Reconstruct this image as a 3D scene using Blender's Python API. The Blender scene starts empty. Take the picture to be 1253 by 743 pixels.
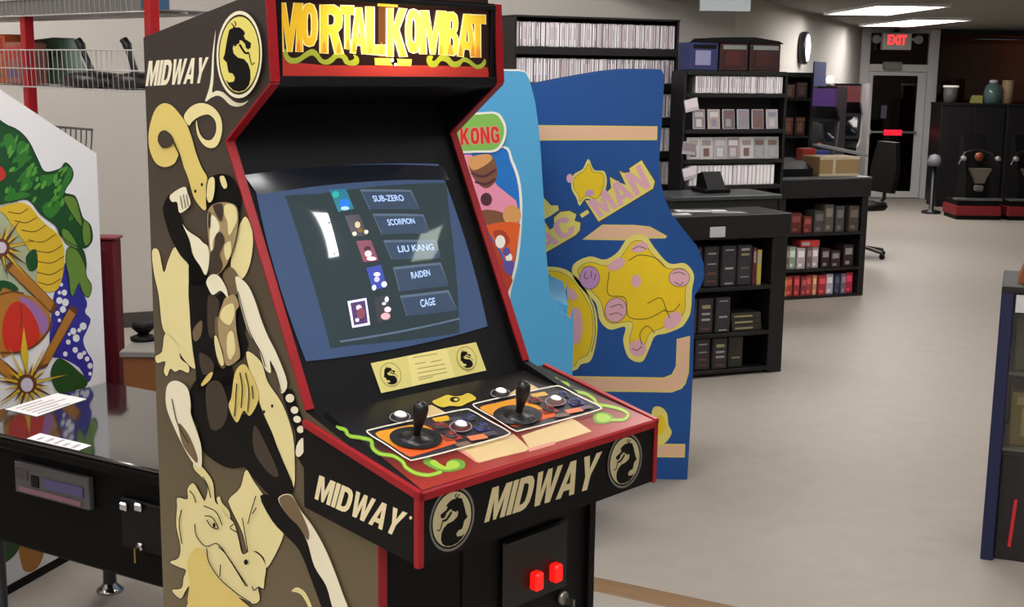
import bpy, bmesh, math, random
from mathutils import Vector, Matrix
from mathutils.geometry import tessellate_polygon
random.seed(7)
SC = bpy.context.scene
COL = SC.collection
V = Vector

# ------------------------------------------------------------------ camera
F, PX, PY, HCAM = 1600.0, 626.5, 371.5, 1.75
TH, RO = math.atan(289/1600.0), math.radians(0.8)
FWD = V((0, math.cos(TH), -math.sin(TH)))
UP0 = V((0, math.sin(TH), math.cos(TH)))
R0 = V((1, 0, 0))
CR = math.cos(RO)*R0 + math.sin(RO)*UP0
CU = math.cos(RO)*UP0 - math.sin(RO)*R0
EYE = V((0, 0, HCAM))
cd = bpy.data.cameras.new('camera')
cd.sensor_width = 36.0
cd.lens = 36.0*F/1253.0
cam = bpy.data.objects.new('camera', cd)
COL.objects.link(cam)
M = Matrix.Identity(4)
for i in range(3):
    M[i][0], M[i][1], M[i][2], M[i][3] = CR[i], CU[i], -FWD[i], EYE[i]
cam.matrix_world = M
SC.camera = cam

def ray(x, y):
    return (x-PX)/F*CR - (y-PY)/F*CU + FWD
def at_z(x, y, z):
    d = ray(x, y); return EYE + d*((z-HCAM)/d.z)
def at_y(x, y, Y):
    d = ray(x, y); return EYE + d*(Y/d.y)

# ------------------------------------------------------------------ materials
def lin(c):
    return tuple(((v/255.0)/12.92 if v/255.0 <= .04045 else ((v/255.0+.055)/1.055)**2.4) for v in c)
_m = {}
def mat(name, rgb, rough=.5, metal=0.0, spec=.5, emit=0.0, ecol=None, noise=0.0, nscale=8.0, coat=0.0, bump=0.0):
    if name in _m: return _m[name]
    m = bpy.data.materials.new(name); m.use_nodes = True
    nt = m.node_tree; b = nt.nodes['Principled BSDF']
    c = lin(rgb)
    b.inputs['Base Color'].default_value = (*c, 1)
    b.inputs['Roughness'].default_value = rough
    b.inputs['Metallic'].default_value = metal
    b.inputs['Specular IOR Level'].default_value = spec
    b.inputs['Coat Weight'].default_value = coat
    b.inputs['Coat Roughness'].default_value = .08
    if emit:
        b.inputs['Emission Color'].default_value = (*lin(ecol or rgb), 1)
        b.inputs['Emission Strength'].default_value = emit
    if noise or bump:
        tc = nt.nodes.new('ShaderNodeTexCoord')
        n = nt.nodes.new('ShaderNodeTexNoise'); n.inputs['Scale'].default_value = nscale
        n.inputs['Detail'].default_value = 4
        nt.links.new(tc.outputs['Object'], n.inputs['Vector'])
        if noise:
            mr = nt.nodes.new('ShaderNodeMapRange')
            mr.inputs['To Min'].default_value = 1-noise; mr.inputs['To Max'].default_value = 1+noise
            nt.links.new(n.outputs['Fac'], mr.inputs['Value'])
            mx = nt.nodes.new('ShaderNodeVectorMath'); mx.operation = 'SCALE'
            mx.inputs[0].default_value = c
            nt.links.new(mr.outputs['Result'], mx.inputs['Scale'])
            nt.links.new(mx.outputs['Vector'], b.inputs['Base Color'])
        if bump:
            bp = nt.nodes.new('ShaderNodeBump'); bp.inputs['Strength'].default_value = bump
            bp.inputs['Distance'].default_value = .004
            nt.links.new(n.outputs['Fac'], bp.inputs['Height'])
            nt.links.new(bp.outputs['Normal'], b.inputs['Normal'])
    _m[name] = m
    return m
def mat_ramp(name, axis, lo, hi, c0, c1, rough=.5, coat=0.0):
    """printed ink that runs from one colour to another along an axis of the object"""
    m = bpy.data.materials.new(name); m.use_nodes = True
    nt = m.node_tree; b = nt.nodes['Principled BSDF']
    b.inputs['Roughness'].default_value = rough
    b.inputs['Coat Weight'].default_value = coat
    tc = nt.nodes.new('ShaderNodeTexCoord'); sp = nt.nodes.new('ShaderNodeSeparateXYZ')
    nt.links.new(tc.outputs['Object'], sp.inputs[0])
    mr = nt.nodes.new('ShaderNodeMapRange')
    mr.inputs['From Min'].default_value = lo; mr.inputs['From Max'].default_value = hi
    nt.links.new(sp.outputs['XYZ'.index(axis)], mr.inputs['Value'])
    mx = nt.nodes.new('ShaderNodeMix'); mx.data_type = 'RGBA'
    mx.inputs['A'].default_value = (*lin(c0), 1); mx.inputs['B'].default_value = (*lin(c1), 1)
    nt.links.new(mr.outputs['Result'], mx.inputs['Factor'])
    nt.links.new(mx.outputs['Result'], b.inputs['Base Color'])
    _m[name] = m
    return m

# ------------------------------------------------------------------ mesh builder
class MB:
    def __init__(s): s.v, s.f, s.m, s.mats, s.sm = [], [], [], [], []
    def mi(s, m):
        if m not in s.mats: s.mats.append(m)
        return s.mats.index(m)
    def add(s, vs, fs, m, smooth=False):
        o = len(s.v); k = s.mi(m)
        s.v += [tuple(v) for v in vs]
        for f in fs:
            s.f.append(tuple(i+o for i in f)); s.m.append(k); s.sm.append(smooth)
        return s
    def box(s, x0, x1, y0, y1, z0, z1, m, b=0.0):
        """box with chamfered edges"""
        if x1 < x0: x0, x1 = x1, x0
        if y1 < y0: y0, y1 = y1, y0
        if z1 < z0: z0, z1 = z1, z0
        b = min(b, .45*min(x1-x0, y1-y0, z1-z0))
        if b <= 0:
            vs = [(x, y, z) for z in (z0, z1) for y in (y0, y1) for x in (x0, x1)]
            return s.add(vs, [(0,2,3,1),(4,5,7,6),(0,1,5,4),(2,6,7,3),(0,4,6,2),(1,3,7,5)], m)
        vs, idx = [], {}
        X, Y, Z = (x0, x1), (y0, y1), (z0, z1)
        sg = (1, -1)
        for i in (0,1):
            for j in (0,1):
                for k in (0,1):
                    idx[i,j,k,'x'] = len(vs); vs.append((X[i], Y[j]+sg[j]*b, Z[k]+sg[k]*b))
                    idx[i,j,k,'y'] = len(vs); vs.append((X[i]+sg[i]*b, Y[j], Z[k]+sg[k]*b))
                    idx[i,j,k,'z'] = len(vs); vs.append((X[i]+sg[i]*b, Y[j]+sg[j]*b, Z[k]))
        fs = []
        q = [(0,0),(1,0),(1,1),(0,1)]
        for i in (0,1):
            fs.append([idx[i,a,c,'x'] for a,c in q]); fs.append([idx[a,i,c,'y'] for a,c in q]); fs.append([idx[a,c,i,'z'] for a,c in q])
        for i in (0,1):
            for j in (0,1):
                fs.append([idx[i,j,0,'x'],idx[i,j,1,'x'],idx[i,j,1,'y'],idx[i,j,0,'y']])
                fs.append([idx[i,0,j,'x'],idx[i,1,j,'x'],idx[i,1,j,'z'],idx[i,0,j,'z']])
                fs.append([idx[0,i,j,'y'],idx[1,i,j,'y'],idx[1,i,j,'z'],idx[0,i,j,'z']])
                for k in (0,1):
                    fs.append([idx[i,j,k,'x'],idx[i,j,k,'y'],idx[i,j,k,'z']])
        return s.add(vs, fs, m)
    def prism(s, prof, x0, x1, m, mcap=None):
        """profile of (y, z) points swept along x"""
        n = len(prof)
        vs = [(x0, y, z) for y, z in prof]+[(x1, y, z) for y, z in prof]
        s.add(vs, [(i, (i+1)%n, n+(i+1)%n, n+i) for i in range(n)], m)
        tr = tessellate_polygon([[V((0, y, z)) for y, z in prof]])
        s.add(vs, [tuple(t) for t in tr]+[tuple(i+n for i in t) for t in tr], mcap or m)
        return s
    def extr(s, pts, dvec, m, mcap=None):
        """planar loop of 3D points extruded by dvec"""
        n = len(pts); d = V(dvec)
        vs = [V(p) for p in pts]+[V(p)+d for p in pts]
        s.add(vs, [(i, (i+1)%n, n+(i+1)%n, n+i) for i in range(n)], m)
        tr = tessellate_polygon([[V(p) for p in pts]])
        s.add(vs, [tuple(t) for t in tr]+[tuple(i+n for i in t) for t in tr], mcap or m)
        return s
    def tube(s, path, r, m, n=8, radii=None, cap=True):
        P = [V(p) for p in path]; vs = []
        for i, p in enumerate(P):
            d = (P[min(i+1, len(P)-1)]-P[max(i-1, 0)]).normalized()
            a = d.cross(V((0, 0, 1)) if abs(d.z) < .9 else V((1, 0, 0))).normalized(); b = d.cross(a)
            rr = radii[i] if radii else r
            vs += [p+rr*(math.cos(2*math.pi*k/n)*a+math.sin(2*math.pi*k/n)*b) for k in range(n)]
        fs = [(i*n+k, i*n+(k+1)%n, (i+1)*n+(k+1)%n, (i+1)*n+k) for i in range(len(P)-1) for k in range(n)]
        s.add(vs, fs, m, True)
        if cap:
            L = (len(P)-1)*n
            s.add(vs, [tuple(range(n))[::-1], tuple(range(L, L+n))], m)
        return s
    def lathe(s, prof, c, axis, m, n=20):
        """(r, h) profile revolved about axis through c"""
        a = V(axis).normalized(); e = a.cross(V((1, 0, 0)) if abs(a.x) < .9 else V((0, 1, 0))).normalized(); g = a.cross(e)
        vs = [V(c)+h*a+r*(math.cos(2*math.pi*k/n)*e+math.sin(2*math.pi*k/n)*g) for r, h in prof for k in range(n)]
        fs = [(i*n+k, i*n+(k+1)%n, (i+1)*n+(k+1)%n, (i+1)*n+k) for i in range(len(prof)-1) for k in range(n)]
        s.add(vs, fs, m, True)
        L = (len(prof)-1)*n
        s.add(vs, [tuple(range(n))[::-1], tuple(range(L, L+n))], m)
        return s
    def mesh(s, name):
        me = bpy.data.meshes.new(name)
        me.from_pydata(s.v, [], s.f)
        for m in s.mats: me.materials.append(m)
        me.polygons.foreach_set('material_index', s.m)
        me.polygons.foreach_set('use_smooth', s.sm)
        me.validate(); me.update()
        return me
    def build(s, name, parent=None, label=None):
        o = bpy.data.objects.new(name, s.mesh(name)); COL.objects.link(o)
        if parent is not None: o.parent = parent
        if label: o['label'] = label
        return o

class Frame:
    """local frame: x to the right along a front, y into the depth, z up"""
    def __init__(s, o, xdir):
        s.o = V((o[0], o[1], o[2] if len(o) > 2 else 0.0))
        s.a = math.atan2(xdir[1], xdir[0])
        s.mw = Matrix.Translation(s.o) @ Matrix.Rotation(s.a, 4, 'Z')
        s.inv = s.mw.inverted()
    def loc(s, P): return s.inv @ V(P)
    def pl(s, P0, N):
        return Plane(s, V(P0), V(N).normalized())
class Plane:
    def __init__(s, fr, P0, N):
        s.fr, s.P0, s.N = fr, P0, N
        s.e = fr.loc(EYE); s.R = fr.inv.to_3x3()
        if (s.e-P0).dot(N) < 0: s.N = -N
    def px(s, x, y, off=0.0):
        d = s.R @ ray(x, y); P = s.P0+s.N*off
        return s.e+d*((P-s.e).dot(s.N)/d.dot(s.N))

def thing(name, label, cat, fr, group=None):
    o = bpy.data.objects.new(name, None); COL.objects.link(o)
    o.empty_display_size = .1
    o.location = fr.o; o.rotation_euler = (0, 0, fr.a)
    o['label'] = label; o['category'] = cat
    if group: o['group'] = group
    return o
def tag(o, label, cat, group=None):
    o['label'] = label; o['category'] = cat
    if group: o['group'] = group
    return o
def struct(o): o['kind'] = 'structure'; return o
def place(o, fr):
    o.location = fr.o; o.rotation_euler = (0, 0, fr.a); return o
def one(mb, name, fr, label, cat, group=None):
    return tag(place(mb.build(name), fr), label, cat, group)

# ------------------------------------------------------------------ flat printed art
def sm(pts, n=5):
    """closed Catmull-Rom curve through the points"""
    out = []; L = len(pts)
    for i in range(L):
        p0, p1, p2, p3 = (pts[(i+k) % L] for k in (-1, 0, 1, 2))
        for k in range(n):
            t = k/n
            out.append(tuple(.5*((2*p1[j])+(-p0[j]+p2[j])*t+(2*p0[j]-5*p1[j]+4*p2[j]-p3[j])*t*t+(-p0[j]+3*p1[j]-3*p2[j]+p3[j])*t**3) for j in (0, 1)))
    return out
def sc_(pts, k, ox, oy): return [(x/k+ox, y/k+oy) for x, y in pts]
def el(cx, cy, rx, ry, n=32, rot=0.0):
    c, s = math.cos(rot), math.sin(rot)
    return [(cx+rx*math.cos(t)*c-ry*math.sin(t)*s, cy+rx*math.cos(t)*s+ry*math.sin(t)*c) for t in (2*math.pi*i/n for i in range(n))]
def aff(cx, cy, h, v, pts): return [(cx+h[0]*a+v[0]*b, cy+h[1]*a+v[1]*b) for a, b in pts]
def opn(pts, n=5):
    if len(pts) < 3: return pts
    ex = [(2*pts[0][0]-pts[1][0], 2*pts[0][1]-pts[1][1])]+list(pts)+[(2*pts[-1][0]-pts[-2][0], 2*pts[-1][1]-pts[-2][1])]
    out = []
    for i in range(1, len(ex)-2):
        p0, p1, p2, p3 = ex[i-1:i+3]
        for k in range(n):
            t = k/n
            out.append(tuple(.5*((2*p1[j])+(-p0[j]+p2[j])*t+(2*p0[j]-5*p1[j]+4*p2[j]-p3[j])*t*t+(-p0[j]+3*p1[j]-3*p2[j]+p3[j])*t**3) for j in (0, 1)))
    return out+[tuple(pts[-1])]
def stroke(pts, w, closed=False, curve=True, taper=False):
    """ribbon of width w along a path: list of quads"""
    if closed: P = (sm(pts) if curve else list(pts)); P = P+[P[0]]
    else: P = opn(pts) if curve else list(pts)
    out = []; n = len(P); E = []
    for i, p in enumerate(P):
        if closed: a, b = P[(i-1) % (n-1)], P[(i+1) % (n-1)]
        else: a, b = P[max(i-1, 0)], P[min(i+1, n-1)]
        dx, dy = b[0]-a[0], b[1]-a[1]; L = math.hypot(dx, dy) or 1
        ww = w/2*(1-.8*i/(n-1)) if taper else w/2
        E.append(((p[0]-dy/L*ww, p[1]+dx/L*ww), (p[0]+dy/L*ww, p[1]-dx/L*ww)))
    for i in range(n-1): out.append([E[i][0], E[i+1][0], E[i+1][1], E[i][1]])
    return out
class Tri:
    def __init__(s, v, f): s.v, s.f = v, f
_tx = {}
def text2d(txt, shear=0.0, bold=0.0, space=1.0):
    key = (txt, shear, bold, space)
    if key not in _tx:
        cu = bpy.data.curves.new('lettering', 'FONT'); cu.body = txt; cu.shear = shear; cu.offset = bold; cu.space_character = space
        cu.resolution_u = 4
        o = bpy.data.objects.new('lettering', cu); COL.objects.link(o)
        bpy.context.view_layer.update()
        me = bpy.data.meshes.new_from_object(o.evaluated_get(bpy.context.evaluated_depsgraph_get()))
        vs = [(v.co.x, v.co.y) for v in me.vertices]; fs = [tuple(p.vertices) for p in me.polygons]
        bpy.data.objects.remove(o); bpy.data.curves.remove(cu); bpy.data.meshes.remove(me)
        _tx[key] = (vs, fs)
    return _tx[key]
def text(txt, BL, BR, TL, TR, shear=0.0, bold=0.0, space=1.0, ref=None):
    vs, fs = text2d(txt, shear, bold, space)
    rv = text2d(txt, shear, ref, space)[0] if ref is not None else vs
    x0, x1 = min(v[0] for v in rv), max(v[0] for v in rv); y0, y1 = min(v[1] for v in rv), max(v[1] for v in rv)
    o = []
    for x, y in vs:
        a, b = (x-x0)/(x1-x0), (y-y0)/(y1-y0)
        o.append(tuple((BL[j]*(1-a)+BR[j]*a)*(1-b)+(TL[j]*(1-a)+TR[j]*a)*b for j in (0, 1)))
    return Tri(o, fs)
def art(name, parent, plane, layers, base=.0006, step=.0004, mapf=None, label=None, weld=False):
    """layers of flat ink: (material, [shapes]); a shape is a loop, (loop, [holes]) or Tri"""
    mb = MB(); mapf = mapf or plane.px
    for k, (m, shapes) in enumerate(layers):
        off = base+step*k
        for sh in shapes:
            if isinstance(sh, Tri):
                mb.add([mapf(x, y, off) for x, y in sh.v], sh.f, m); continue
            loops = [sh] if not isinstance(sh, tuple) else [sh[0]]+list(sh[1])
            tr = tessellate_polygon([[V((x, y, 0)) for x, y in lp] for lp in loops])
            flat = [p for lp in loops for p in lp]
            mb.add([mapf(x, y, off) for x, y in flat], [tuple(t) for t in tr], m)
    o = mb.build(name, parent, label)
    if weld:
        bm = bmesh.new(); bm.from_mesh(o.data); bmesh.ops.remove_doubles(bm, verts=bm.verts, dist=4e-5)
        for f in bm.faces: f.smooth = True
        bm.to_mesh(o.data); bm.free()
    return o

# dragon emblem in unit-disc coordinates (inner disc radius 1), x right, y up
def _e(pts): return [((x-902)/200.0, (492-y)/352.0) for x, y in pts]
EMB_BODY = _e([(845,238),(905,240),(945,270),(962,300),(945,318),(962,352),(1000,375),(1022,392),(1015,435),(990,450),(968,430),(960,395),(925,362),(903,360),(905,385),(880,395),(862,418),(845,400),(835,430),(845,480),(890,520),(950,535),(990,580),(1012,640),(1016,720),(1000,780),(960,822),(900,836),(840,820),(795,775),(765,722),(800,745),(845,740),(858,705),(835,665),(795,655),(785,620),(775,560),(737,522),(754,480),(768,400),(782,330),(800,258)])
EMB_JAW = _e([(905,398),(938,450),(965,480),(1000,480)])
EMB_WHISK = _e([(1000,480),(1012,540),(1030,590),(1058,572)])
EMB_HORN = [_e([(850,180),(868,205),(850,240)]), _e([(820,200),(838,215),(845,240)])]
def emblem(cx, cy, h, v, mring, mdark, mgold, mblack, flip=False, ring=1.17):
    s = -1 if flip else 1
    A = lambda pts: aff(cx, cy, h, v, [(s*a, b) for a, b in pts])
    U = el(0, 0, 1, 1, 40)
    w = math.hypot(*h)*.05
    L = [(mring, [A([(ring*a, ring*b) for a, b in U])]), (mdark, [A([(ring*.92*a, ring*.92*b) for a, b in U])]),
         (mgold, [A(U)]), (mblack, [A(EMB_BODY)]+stroke(A(EMB_JAW), 2.2*w)+stroke(A(EMB_WHISK), w)+stroke(A(EMB_HORN[0]), w)+stroke(A(EMB_HORN[1]), w))]
    return L


# heavy block capitals: width, outer loops and holes in a unit-height box
GL_ = {
 'M': (1.0, [[(0,0),(0,1),(.32,1),(.5,.45),(.68,1),(1,1),(1,0),(.76,0),(.76,.62),(.57,0),(.43,0),(.24,.62),(.24,0)]], []),
 'I': (.26, [[(0,0),(0,1),(.26,1),(.26,0)]], []),
 'D': (.8, [[(0,0),(0,1),(.42,1),(.62,.95),(.76,.8),(.8,.6),(.8,.4),(.76,.2),(.62,.05),(.42,0)]], [[(.26,.2),(.26,.8),(.40,.8),(.51,.73),(.54,.6),(.54,.4),(.51,.27),(.40,.2)]]),
 'W': (1.2, [[(0,1),(.25,1),(.36,.38),(.49,1),(.71,1),(.84,.38),(.95,1),(1.2,1),(.98,0),(.72,0),(.6,.58),(.48,0),(.22,0)]], []),
 'A': (.92, [[(0,0),(.32,1),(.60,1),(.92,0),(.66,0),(.61,.18),(.31,.18),(.26,0)]], [[(.365,.36),(.555,.36),(.46,.7)]]),
 'Y': (.88, [[(0,1),(.28,1),(.44,.6),(.60,1),(.88,1),(.57,.4),(.57,0),(.31,0),(.31,.4)]], []),
 'O': (.82, [[(0,.4),(0,.6),(.05,.82),(.2,.97),(.41,1),(.62,.97),(.77,.82),(.82,.6),(.82,.4),(.77,.18),(.62,.03),(.41,0),(.2,.03),(.05,.18)]], [[(.27,.4),(.27,.6),(.31,.76),(.41,.8),(.51,.76),(.55,.6),(.55,.4),(.51,.24),(.41,.2),(.31,.24)]]),
 'R': (.82, [[(0,0),(0,1),(.5,1),(.7,.93),(.78,.75),(.74,.55),(.6,.44),(.82,0),(.54,0),(.37,.4),(.26,.4),(.26,0)]], [[(.26,.58),(.26,.82),(.44,.82),(.52,.76),(.52,.64),(.44,.58)]]),
 'T': (.78, [[(.26,0),(.26,.8),(0,.8),(0,1),(.78,1),(.78,.8),(.52,.8),(.52,0)]], []),
 'L': (.66, [[(0,0),(0,1),(.26,1),(.26,.2),(.66,.2),(.66,0)]], []),
 'K': (.86, [[(0,0),(0,1),(.26,1),(.26,.62),(.54,1),(.84,1),(.5,.56),(.86,0),(.56,0),(.33,.38),(.26,.29),(.26,0)]], []),
 'B': (.8, [[(0,0),(0,1),(.48,1),(.68,.93),(.74,.77),(.7,.6),(.6,.52),(.74,.43),(.8,.27),(.73,.08),(.52,0)]], [[(.26,.6),(.26,.82),(.42,.82),(.49,.77),(.49,.65),(.42,.6)],[(.26,.18),(.26,.42),(.44,.42),(.53,.36),(.53,.24),(.44,.18)]]),
 'N': (.86, [[(0,0),(0,1),(.28,1),(.6,.42),(.6,1),(.86,1),(.86,0),(.58,0),(.26,.58),(.26,0)]], []),
 'C': (.8, [[(.8,.66),(.76,.85),(.6,.97),(.4,1),(.2,.97),(.05,.82),(0,.6),(0,.4),(.05,.18),(.2,.03),(.4,0),(.6,.03),(.76,.15),(.8,.34),(.54,.36),(.5,.24),(.4,.2),(.3,.25),(.26,.4),(.26,.6),(.3,.75),(.4,.8),(.5,.76),(.54,.64)]], []),
 'G': (.8, [[(.8,.68),(.74,.88),(.58,.98),(.4,1),(.2,.97),(.05,.82),(0,.6),(0,.4),(.05,.18),(.2,.03),(.4,0),(.6,.02),(.8,.14),(.8,.54),(.42,.54),(.42,.36),(.56,.36),(.56,.24),(.4,.2),(.3,.25),(.26,.4),(.26,.6),(.3,.75),(.4,.8),(.5,.77),(.55,.66)]], []),
 'P': (.76, [[(0,0),(0,1),(.48,1),(.68,.93),(.76,.75),(.74,.52),(.64,.4),(.46,.34),(.26,.34),(.26,0)]], [[(.26,.54),(.26,.8),(.42,.8),(.5,.74),(.5,.6),(.42,.54)]]),
}
def block(w, BL, BR, TL, TR, shear=0.0, gap=.06):
    """block capitals filling a quad, as (loop, holes) shapes"""
    x = 0; items = []
    for ch in w:
        gw, outs, holes = GL_[ch]
        items.append((x, outs, holes)); x += gw+gap
    tot = x-gap+shear
    def mp(px_, py_, ox):
        a, b = (px_+ox+shear*py_)/tot, py_
        return tuple((BL[j]*(1-a)+BR[j]*a)*(1-b)+(TL[j]*(1-a)+TR[j]*a)*b for j in (0, 1))
    return [([mp(px_, py_, ox) for px_, py_ in outs[0]], [[mp(px_, py_, ox) for px_, py_ in h] for h in holes]) for ox, outs, holes in items]
def rims(shapes, w):
    return [q for lp, hs in shapes for l_ in [lp]+hs for q in stroke(l_, w, True, False)]
# ================================================================== the room
CEIL, CEIL_LOW = 3.3, 2.35     # unseen main ceiling raised so its lights reach the walls; lower by the exit
m_wall = mat('wall_paint', (180,175,169), .8, noise=.03, nscale=2)
m_ceil = mat('ceiling_paint', (176,170,164), .9, noise=.03, nscale=2)
m_floor = mat('floor_sheet', (160,152,143), .5, spec=.3, noise=.09, nscale=9, bump=.05)
m_strip = mat('wood_strip', (128,98,66), .5, noise=.15, nscale=14)
m_alu = mat('frame_paint', (196,194,194), .5, metal=.0)
m_dark = mat('dark_metal', (16,16,18), .4)
def glass(name, tint, refl):
    m = bpy.data.materials.new(name); m.use_nodes = True; nt = m.node_tree; nt.nodes.clear()
    o = nt.nodes.new('ShaderNodeOutputMaterial'); mx = nt.nodes.new('ShaderNodeMixShader'); mx.inputs[0].default_value = refl
    t = nt.nodes.new('ShaderNodeBsdfTransparent'); t.inputs[0].default_value = (*lin(tint), 1)
    g = nt.nodes.new('ShaderNodeBsdfGlossy'); g.inputs['Roughness'].default_value = .03
    nt.links.new(t.outputs[0], mx.inputs[1]); nt.links.new(g.outputs[0], mx.inputs[2]); nt.links.new(mx.outputs[0], o.inputs[0])
    return m
m_glass = glass('window_glass', (150,150,155), .06)
m_case_glass = glass('case_glass', (225,228,230), .05)

C1, C2, C3 = (1.74, 10.6), (4.79, 18.5), (13.0, 18.5)
LB = (-6.87, 6.585)
def wall(name, p0, p1, z0=0, z1=CEIL, t=.12, m=m_wall):
    f = Frame(p0, (p1[0]-p0[0], p1[1]-p0[1])); L = math.hypot(p1[0]-p0[0], p1[1]-p0[1])
    return struct(place(MB().box(0, L, 0, t, z0, z1, m).build(name), f))
struct(MB().box(-7, 13.2, -4.2, 18.62, -.1, 0, m_floor).build('floor'))
struct(MB().box(-7, 13.2, -4.2, 10.0, CEIL, CEIL+.1, m_ceil).build('ceiling'))
struct(MB().box(.2, 13.2, 10.0, 18.62, CEIL_LOW, CEIL_LOW+.1, mat('ceiling_tile', (128,123,118), .9, noise=.03, nscale=2)).build('ceiling'))
struct(MB().box(.2, 13.2, 10.0, 10.1, CEIL_LOW, CEIL, m_wall).build('trim_3'))
wall('wall_back', LB, C1); wall('wall_side', C1, C2)
wall('wall_right', C3, (13.0, -4)); wall('wall_rear', (13.0, -4), (-6.87, -4)); wall('wall_left', (-6.87, -4), LB)
m_base = mat('baseboard_vinyl', (60,56,54), .6)
for nm, p, q in (('baseboard_back', LB, C1), ('baseboard_side', C1, C2)):
    f = Frame(p, (q[0]-p[0], q[1]-p[1])); L = math.hypot(q[0]-p[0], q[1]-p[1])
    struct(place(MB().box(0, L, -.012, 0, 0, .1, m_base).build(nm), f))
# wooden threshold strip across the floor
a, b = at_z(730, 716, 0), at_z(862, 744, 0)
f = Frame((a.x, a.y, 0), (b.x-a.x, b.y-a.y))
struct(place(MB().prism([(-.055, 0), (-.05, .006), (0, .009), (.05, .006), (.055, 0)], -1.2, 3.0, m_strip).build('trim_1'), f))

# storefront
fs = Frame(C2, (1, 0)); X = lambda x: x-4.79
st = MB()
st.box(0, X(4.92), -.03, .09, 0, CEIL_LOW, m_alu, .006).box(X(5.73), X(5.87), -.05, .11, 0, CEIL_LOW, m_alu, .008)
st.box(X(4.92), X(5.73), -.03, .09, 1.765, 1.865, m_alu, .006).box(X(4.92), X(5.73), -.03, .09, 2.29, CEIL_LOW, m_alu, .006)
st.box(X(5.87), 8.21, -.02, .08, 0, .22, m_alu, .006).box(X(5.87), 8.21, -.02, .08, 2.28, CEIL_LOW, m_dark, .006)
for x in (8.4, 10.8): st.box(X(x), X(x+.07), -.03, .09, .22, 2.28, m_alu, .006)
struct(place(st.build('trim_2'), fs))
d = struct(place(MB().box(X(4.925), X(4.985), -.015, .04, .01, 1.76, m_alu, .005).box(X(5.61), X(5.725), -.015, .04, .01, 1.76, m_alu, .005)
    .box(X(4.985), X(5.61), -.015, .04, .01, .1, m_alu, .005).box(X(4.985), X(5.61), -.015, .04, 1.71, 1.76, m_alu, .005).build('door_1'), fs))
MB().box(X(4.985), X(5.61), .01, .016, .1, 1.71, m_glass).build('door_glass', d)
MB().tube([(X(4.97), -.05, .93), (X(5.63), -.05, .93)], .016, mat('satin_steel', (170,168,165), .35, metal=.8)).box(X(4.96), X(4.985), -.06, -.015, .9, .96, m_alu).box(X(5.615), X(5.64), -.06, -.015, .9, .96, m_alu).build('push_bar', d)
MB().box(X(5.17), X(5.42), -.075, -.04, .885, .965, mat('red_bar_plate', (255,40,70), .4, emit=.5, ecol=(255,30,60)), .006).build('push_plate', d, 'glowing red plate on the push bar')  # plain plate, its red glow put into the material
MB().box(X(5.1), X(5.35), -.11, -.015, 1.79, 1.9, mat('closer_grey', (120,118,116), .5), .01).build('door_closer', d)
MB().box(X(5.12), X(5.2), -.02, -.014, 1.12, 1.3, mat('door_notice', (70,72,90), .6)).build('door_notice', d)
struct(place(MB().box(X(4.92), X(5.73), .01, .016, 1.865, 2.29, m_glass).build('window_2'), fs))
struct(place(MB().box(X(5.87), 8.21, .01, .016, .22, 2.28, m_glass).build('window_1'), fs))
# night outside the storefront
struct(MB().box(-2, 30, 18.62, 40, -.12, -.02, mat('asphalt', (30,28,28), .9, noise=.2)).build('ground'))
fb = Frame((2.0, 27.0), (1, 0))
bd = thing('building', 'dark brick building across the street seen through the night window', 'building', fb)
MB().box(0, 22, 0, .3, 0, 5, mat('night_brick', (74,40,28), .9, noise=.25, nscale=3)).build('facade', bd)
MB().box(3.5, 5.2, -.03, 0, .2, 2.2, m_dark).build('doorway', bd)
for i in range(2): MB().box(9+i*4, 11.5+i*4, -.03, 0, .6, 2.1, mat('night_glass', (12,14,20), .1)).build('window_pane', bd)
lp = bpy.data.lights.new('street_glow', 'POINT'); lp.energy = 110; lp.color = (1, .42, .16); lp.shadow_soft_size = .15
lo = bpy.data.objects.new('street_lamp_light', lp); COL.objects.link(lo); lo.location = (10.6, 26.2, 2.2)
fl = Frame((10.6, 26.99), (1, 0))
t = thing('wall_lamp', 'small orange lamp glowing on the brick building outside', 'lamp', fl)
MB().box(-.05, .05, -.6, -.01, 2.42, 2.46, m_dark, .005).build('bracket', t)
MB().lathe([(.03, 0), (.1, -.03), (.13, -.12), (.0, -.13)], (0, -.6, 2.44), (0, 0, 1), m_dark).build('lamp_shade', t)

# ceiling lights
m_tube = mat('light_diffuser', (255,255,255), .5, emit=15.0, ecol=(255,251,246))
m_tubew = mat('light_diffuser_weak', (235,240,230), .5, emit=4.5, ecol=(235,245,228))
m_white = mat('white_enamel', (225,225,222), .4)
def troffer(x, y, label, group=None, ang=0.0, w=.6, l=1.2, z=CEIL_LOW, m=None):
    f = Frame((x, y, z), (math.cos(ang), math.sin(ang)))
    t = thing('ceiling_light', label, 'ceiling light', f, group)
    MB().box(-w/2-.03, -w/2, -l/2-.03, l/2+.03, -.03, -.001, m_white, .004).box(w/2, w/2+.03, -l/2-.03, l/2+.03, -.03, -.001, m_white, .004)\
        .box(-w/2, w/2, -l/2-.03, -l/2, -.03, -.001, m_white, .004).box(-w/2, w/2, l/2, l/2+.03, -.03, -.001, m_white, .004).build('frame', t)
    MB().box(-w/2, w/2, -l/2, l/2, -.022, -.004, m or m_tube).build('diffuser', t)
    return t
p = at_z(1080, 12.5, CEIL_LOW-.02); troffer(p.x, p.y, 'white ceiling light panel nearer the camera of the two before the exit', l=1.9)
p = at_z(1115, 28, CEIL_LOW-.02); troffer(p.x, p.y, 'white ceiling light panel directly before the exit sign and door', l=2.2)
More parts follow.
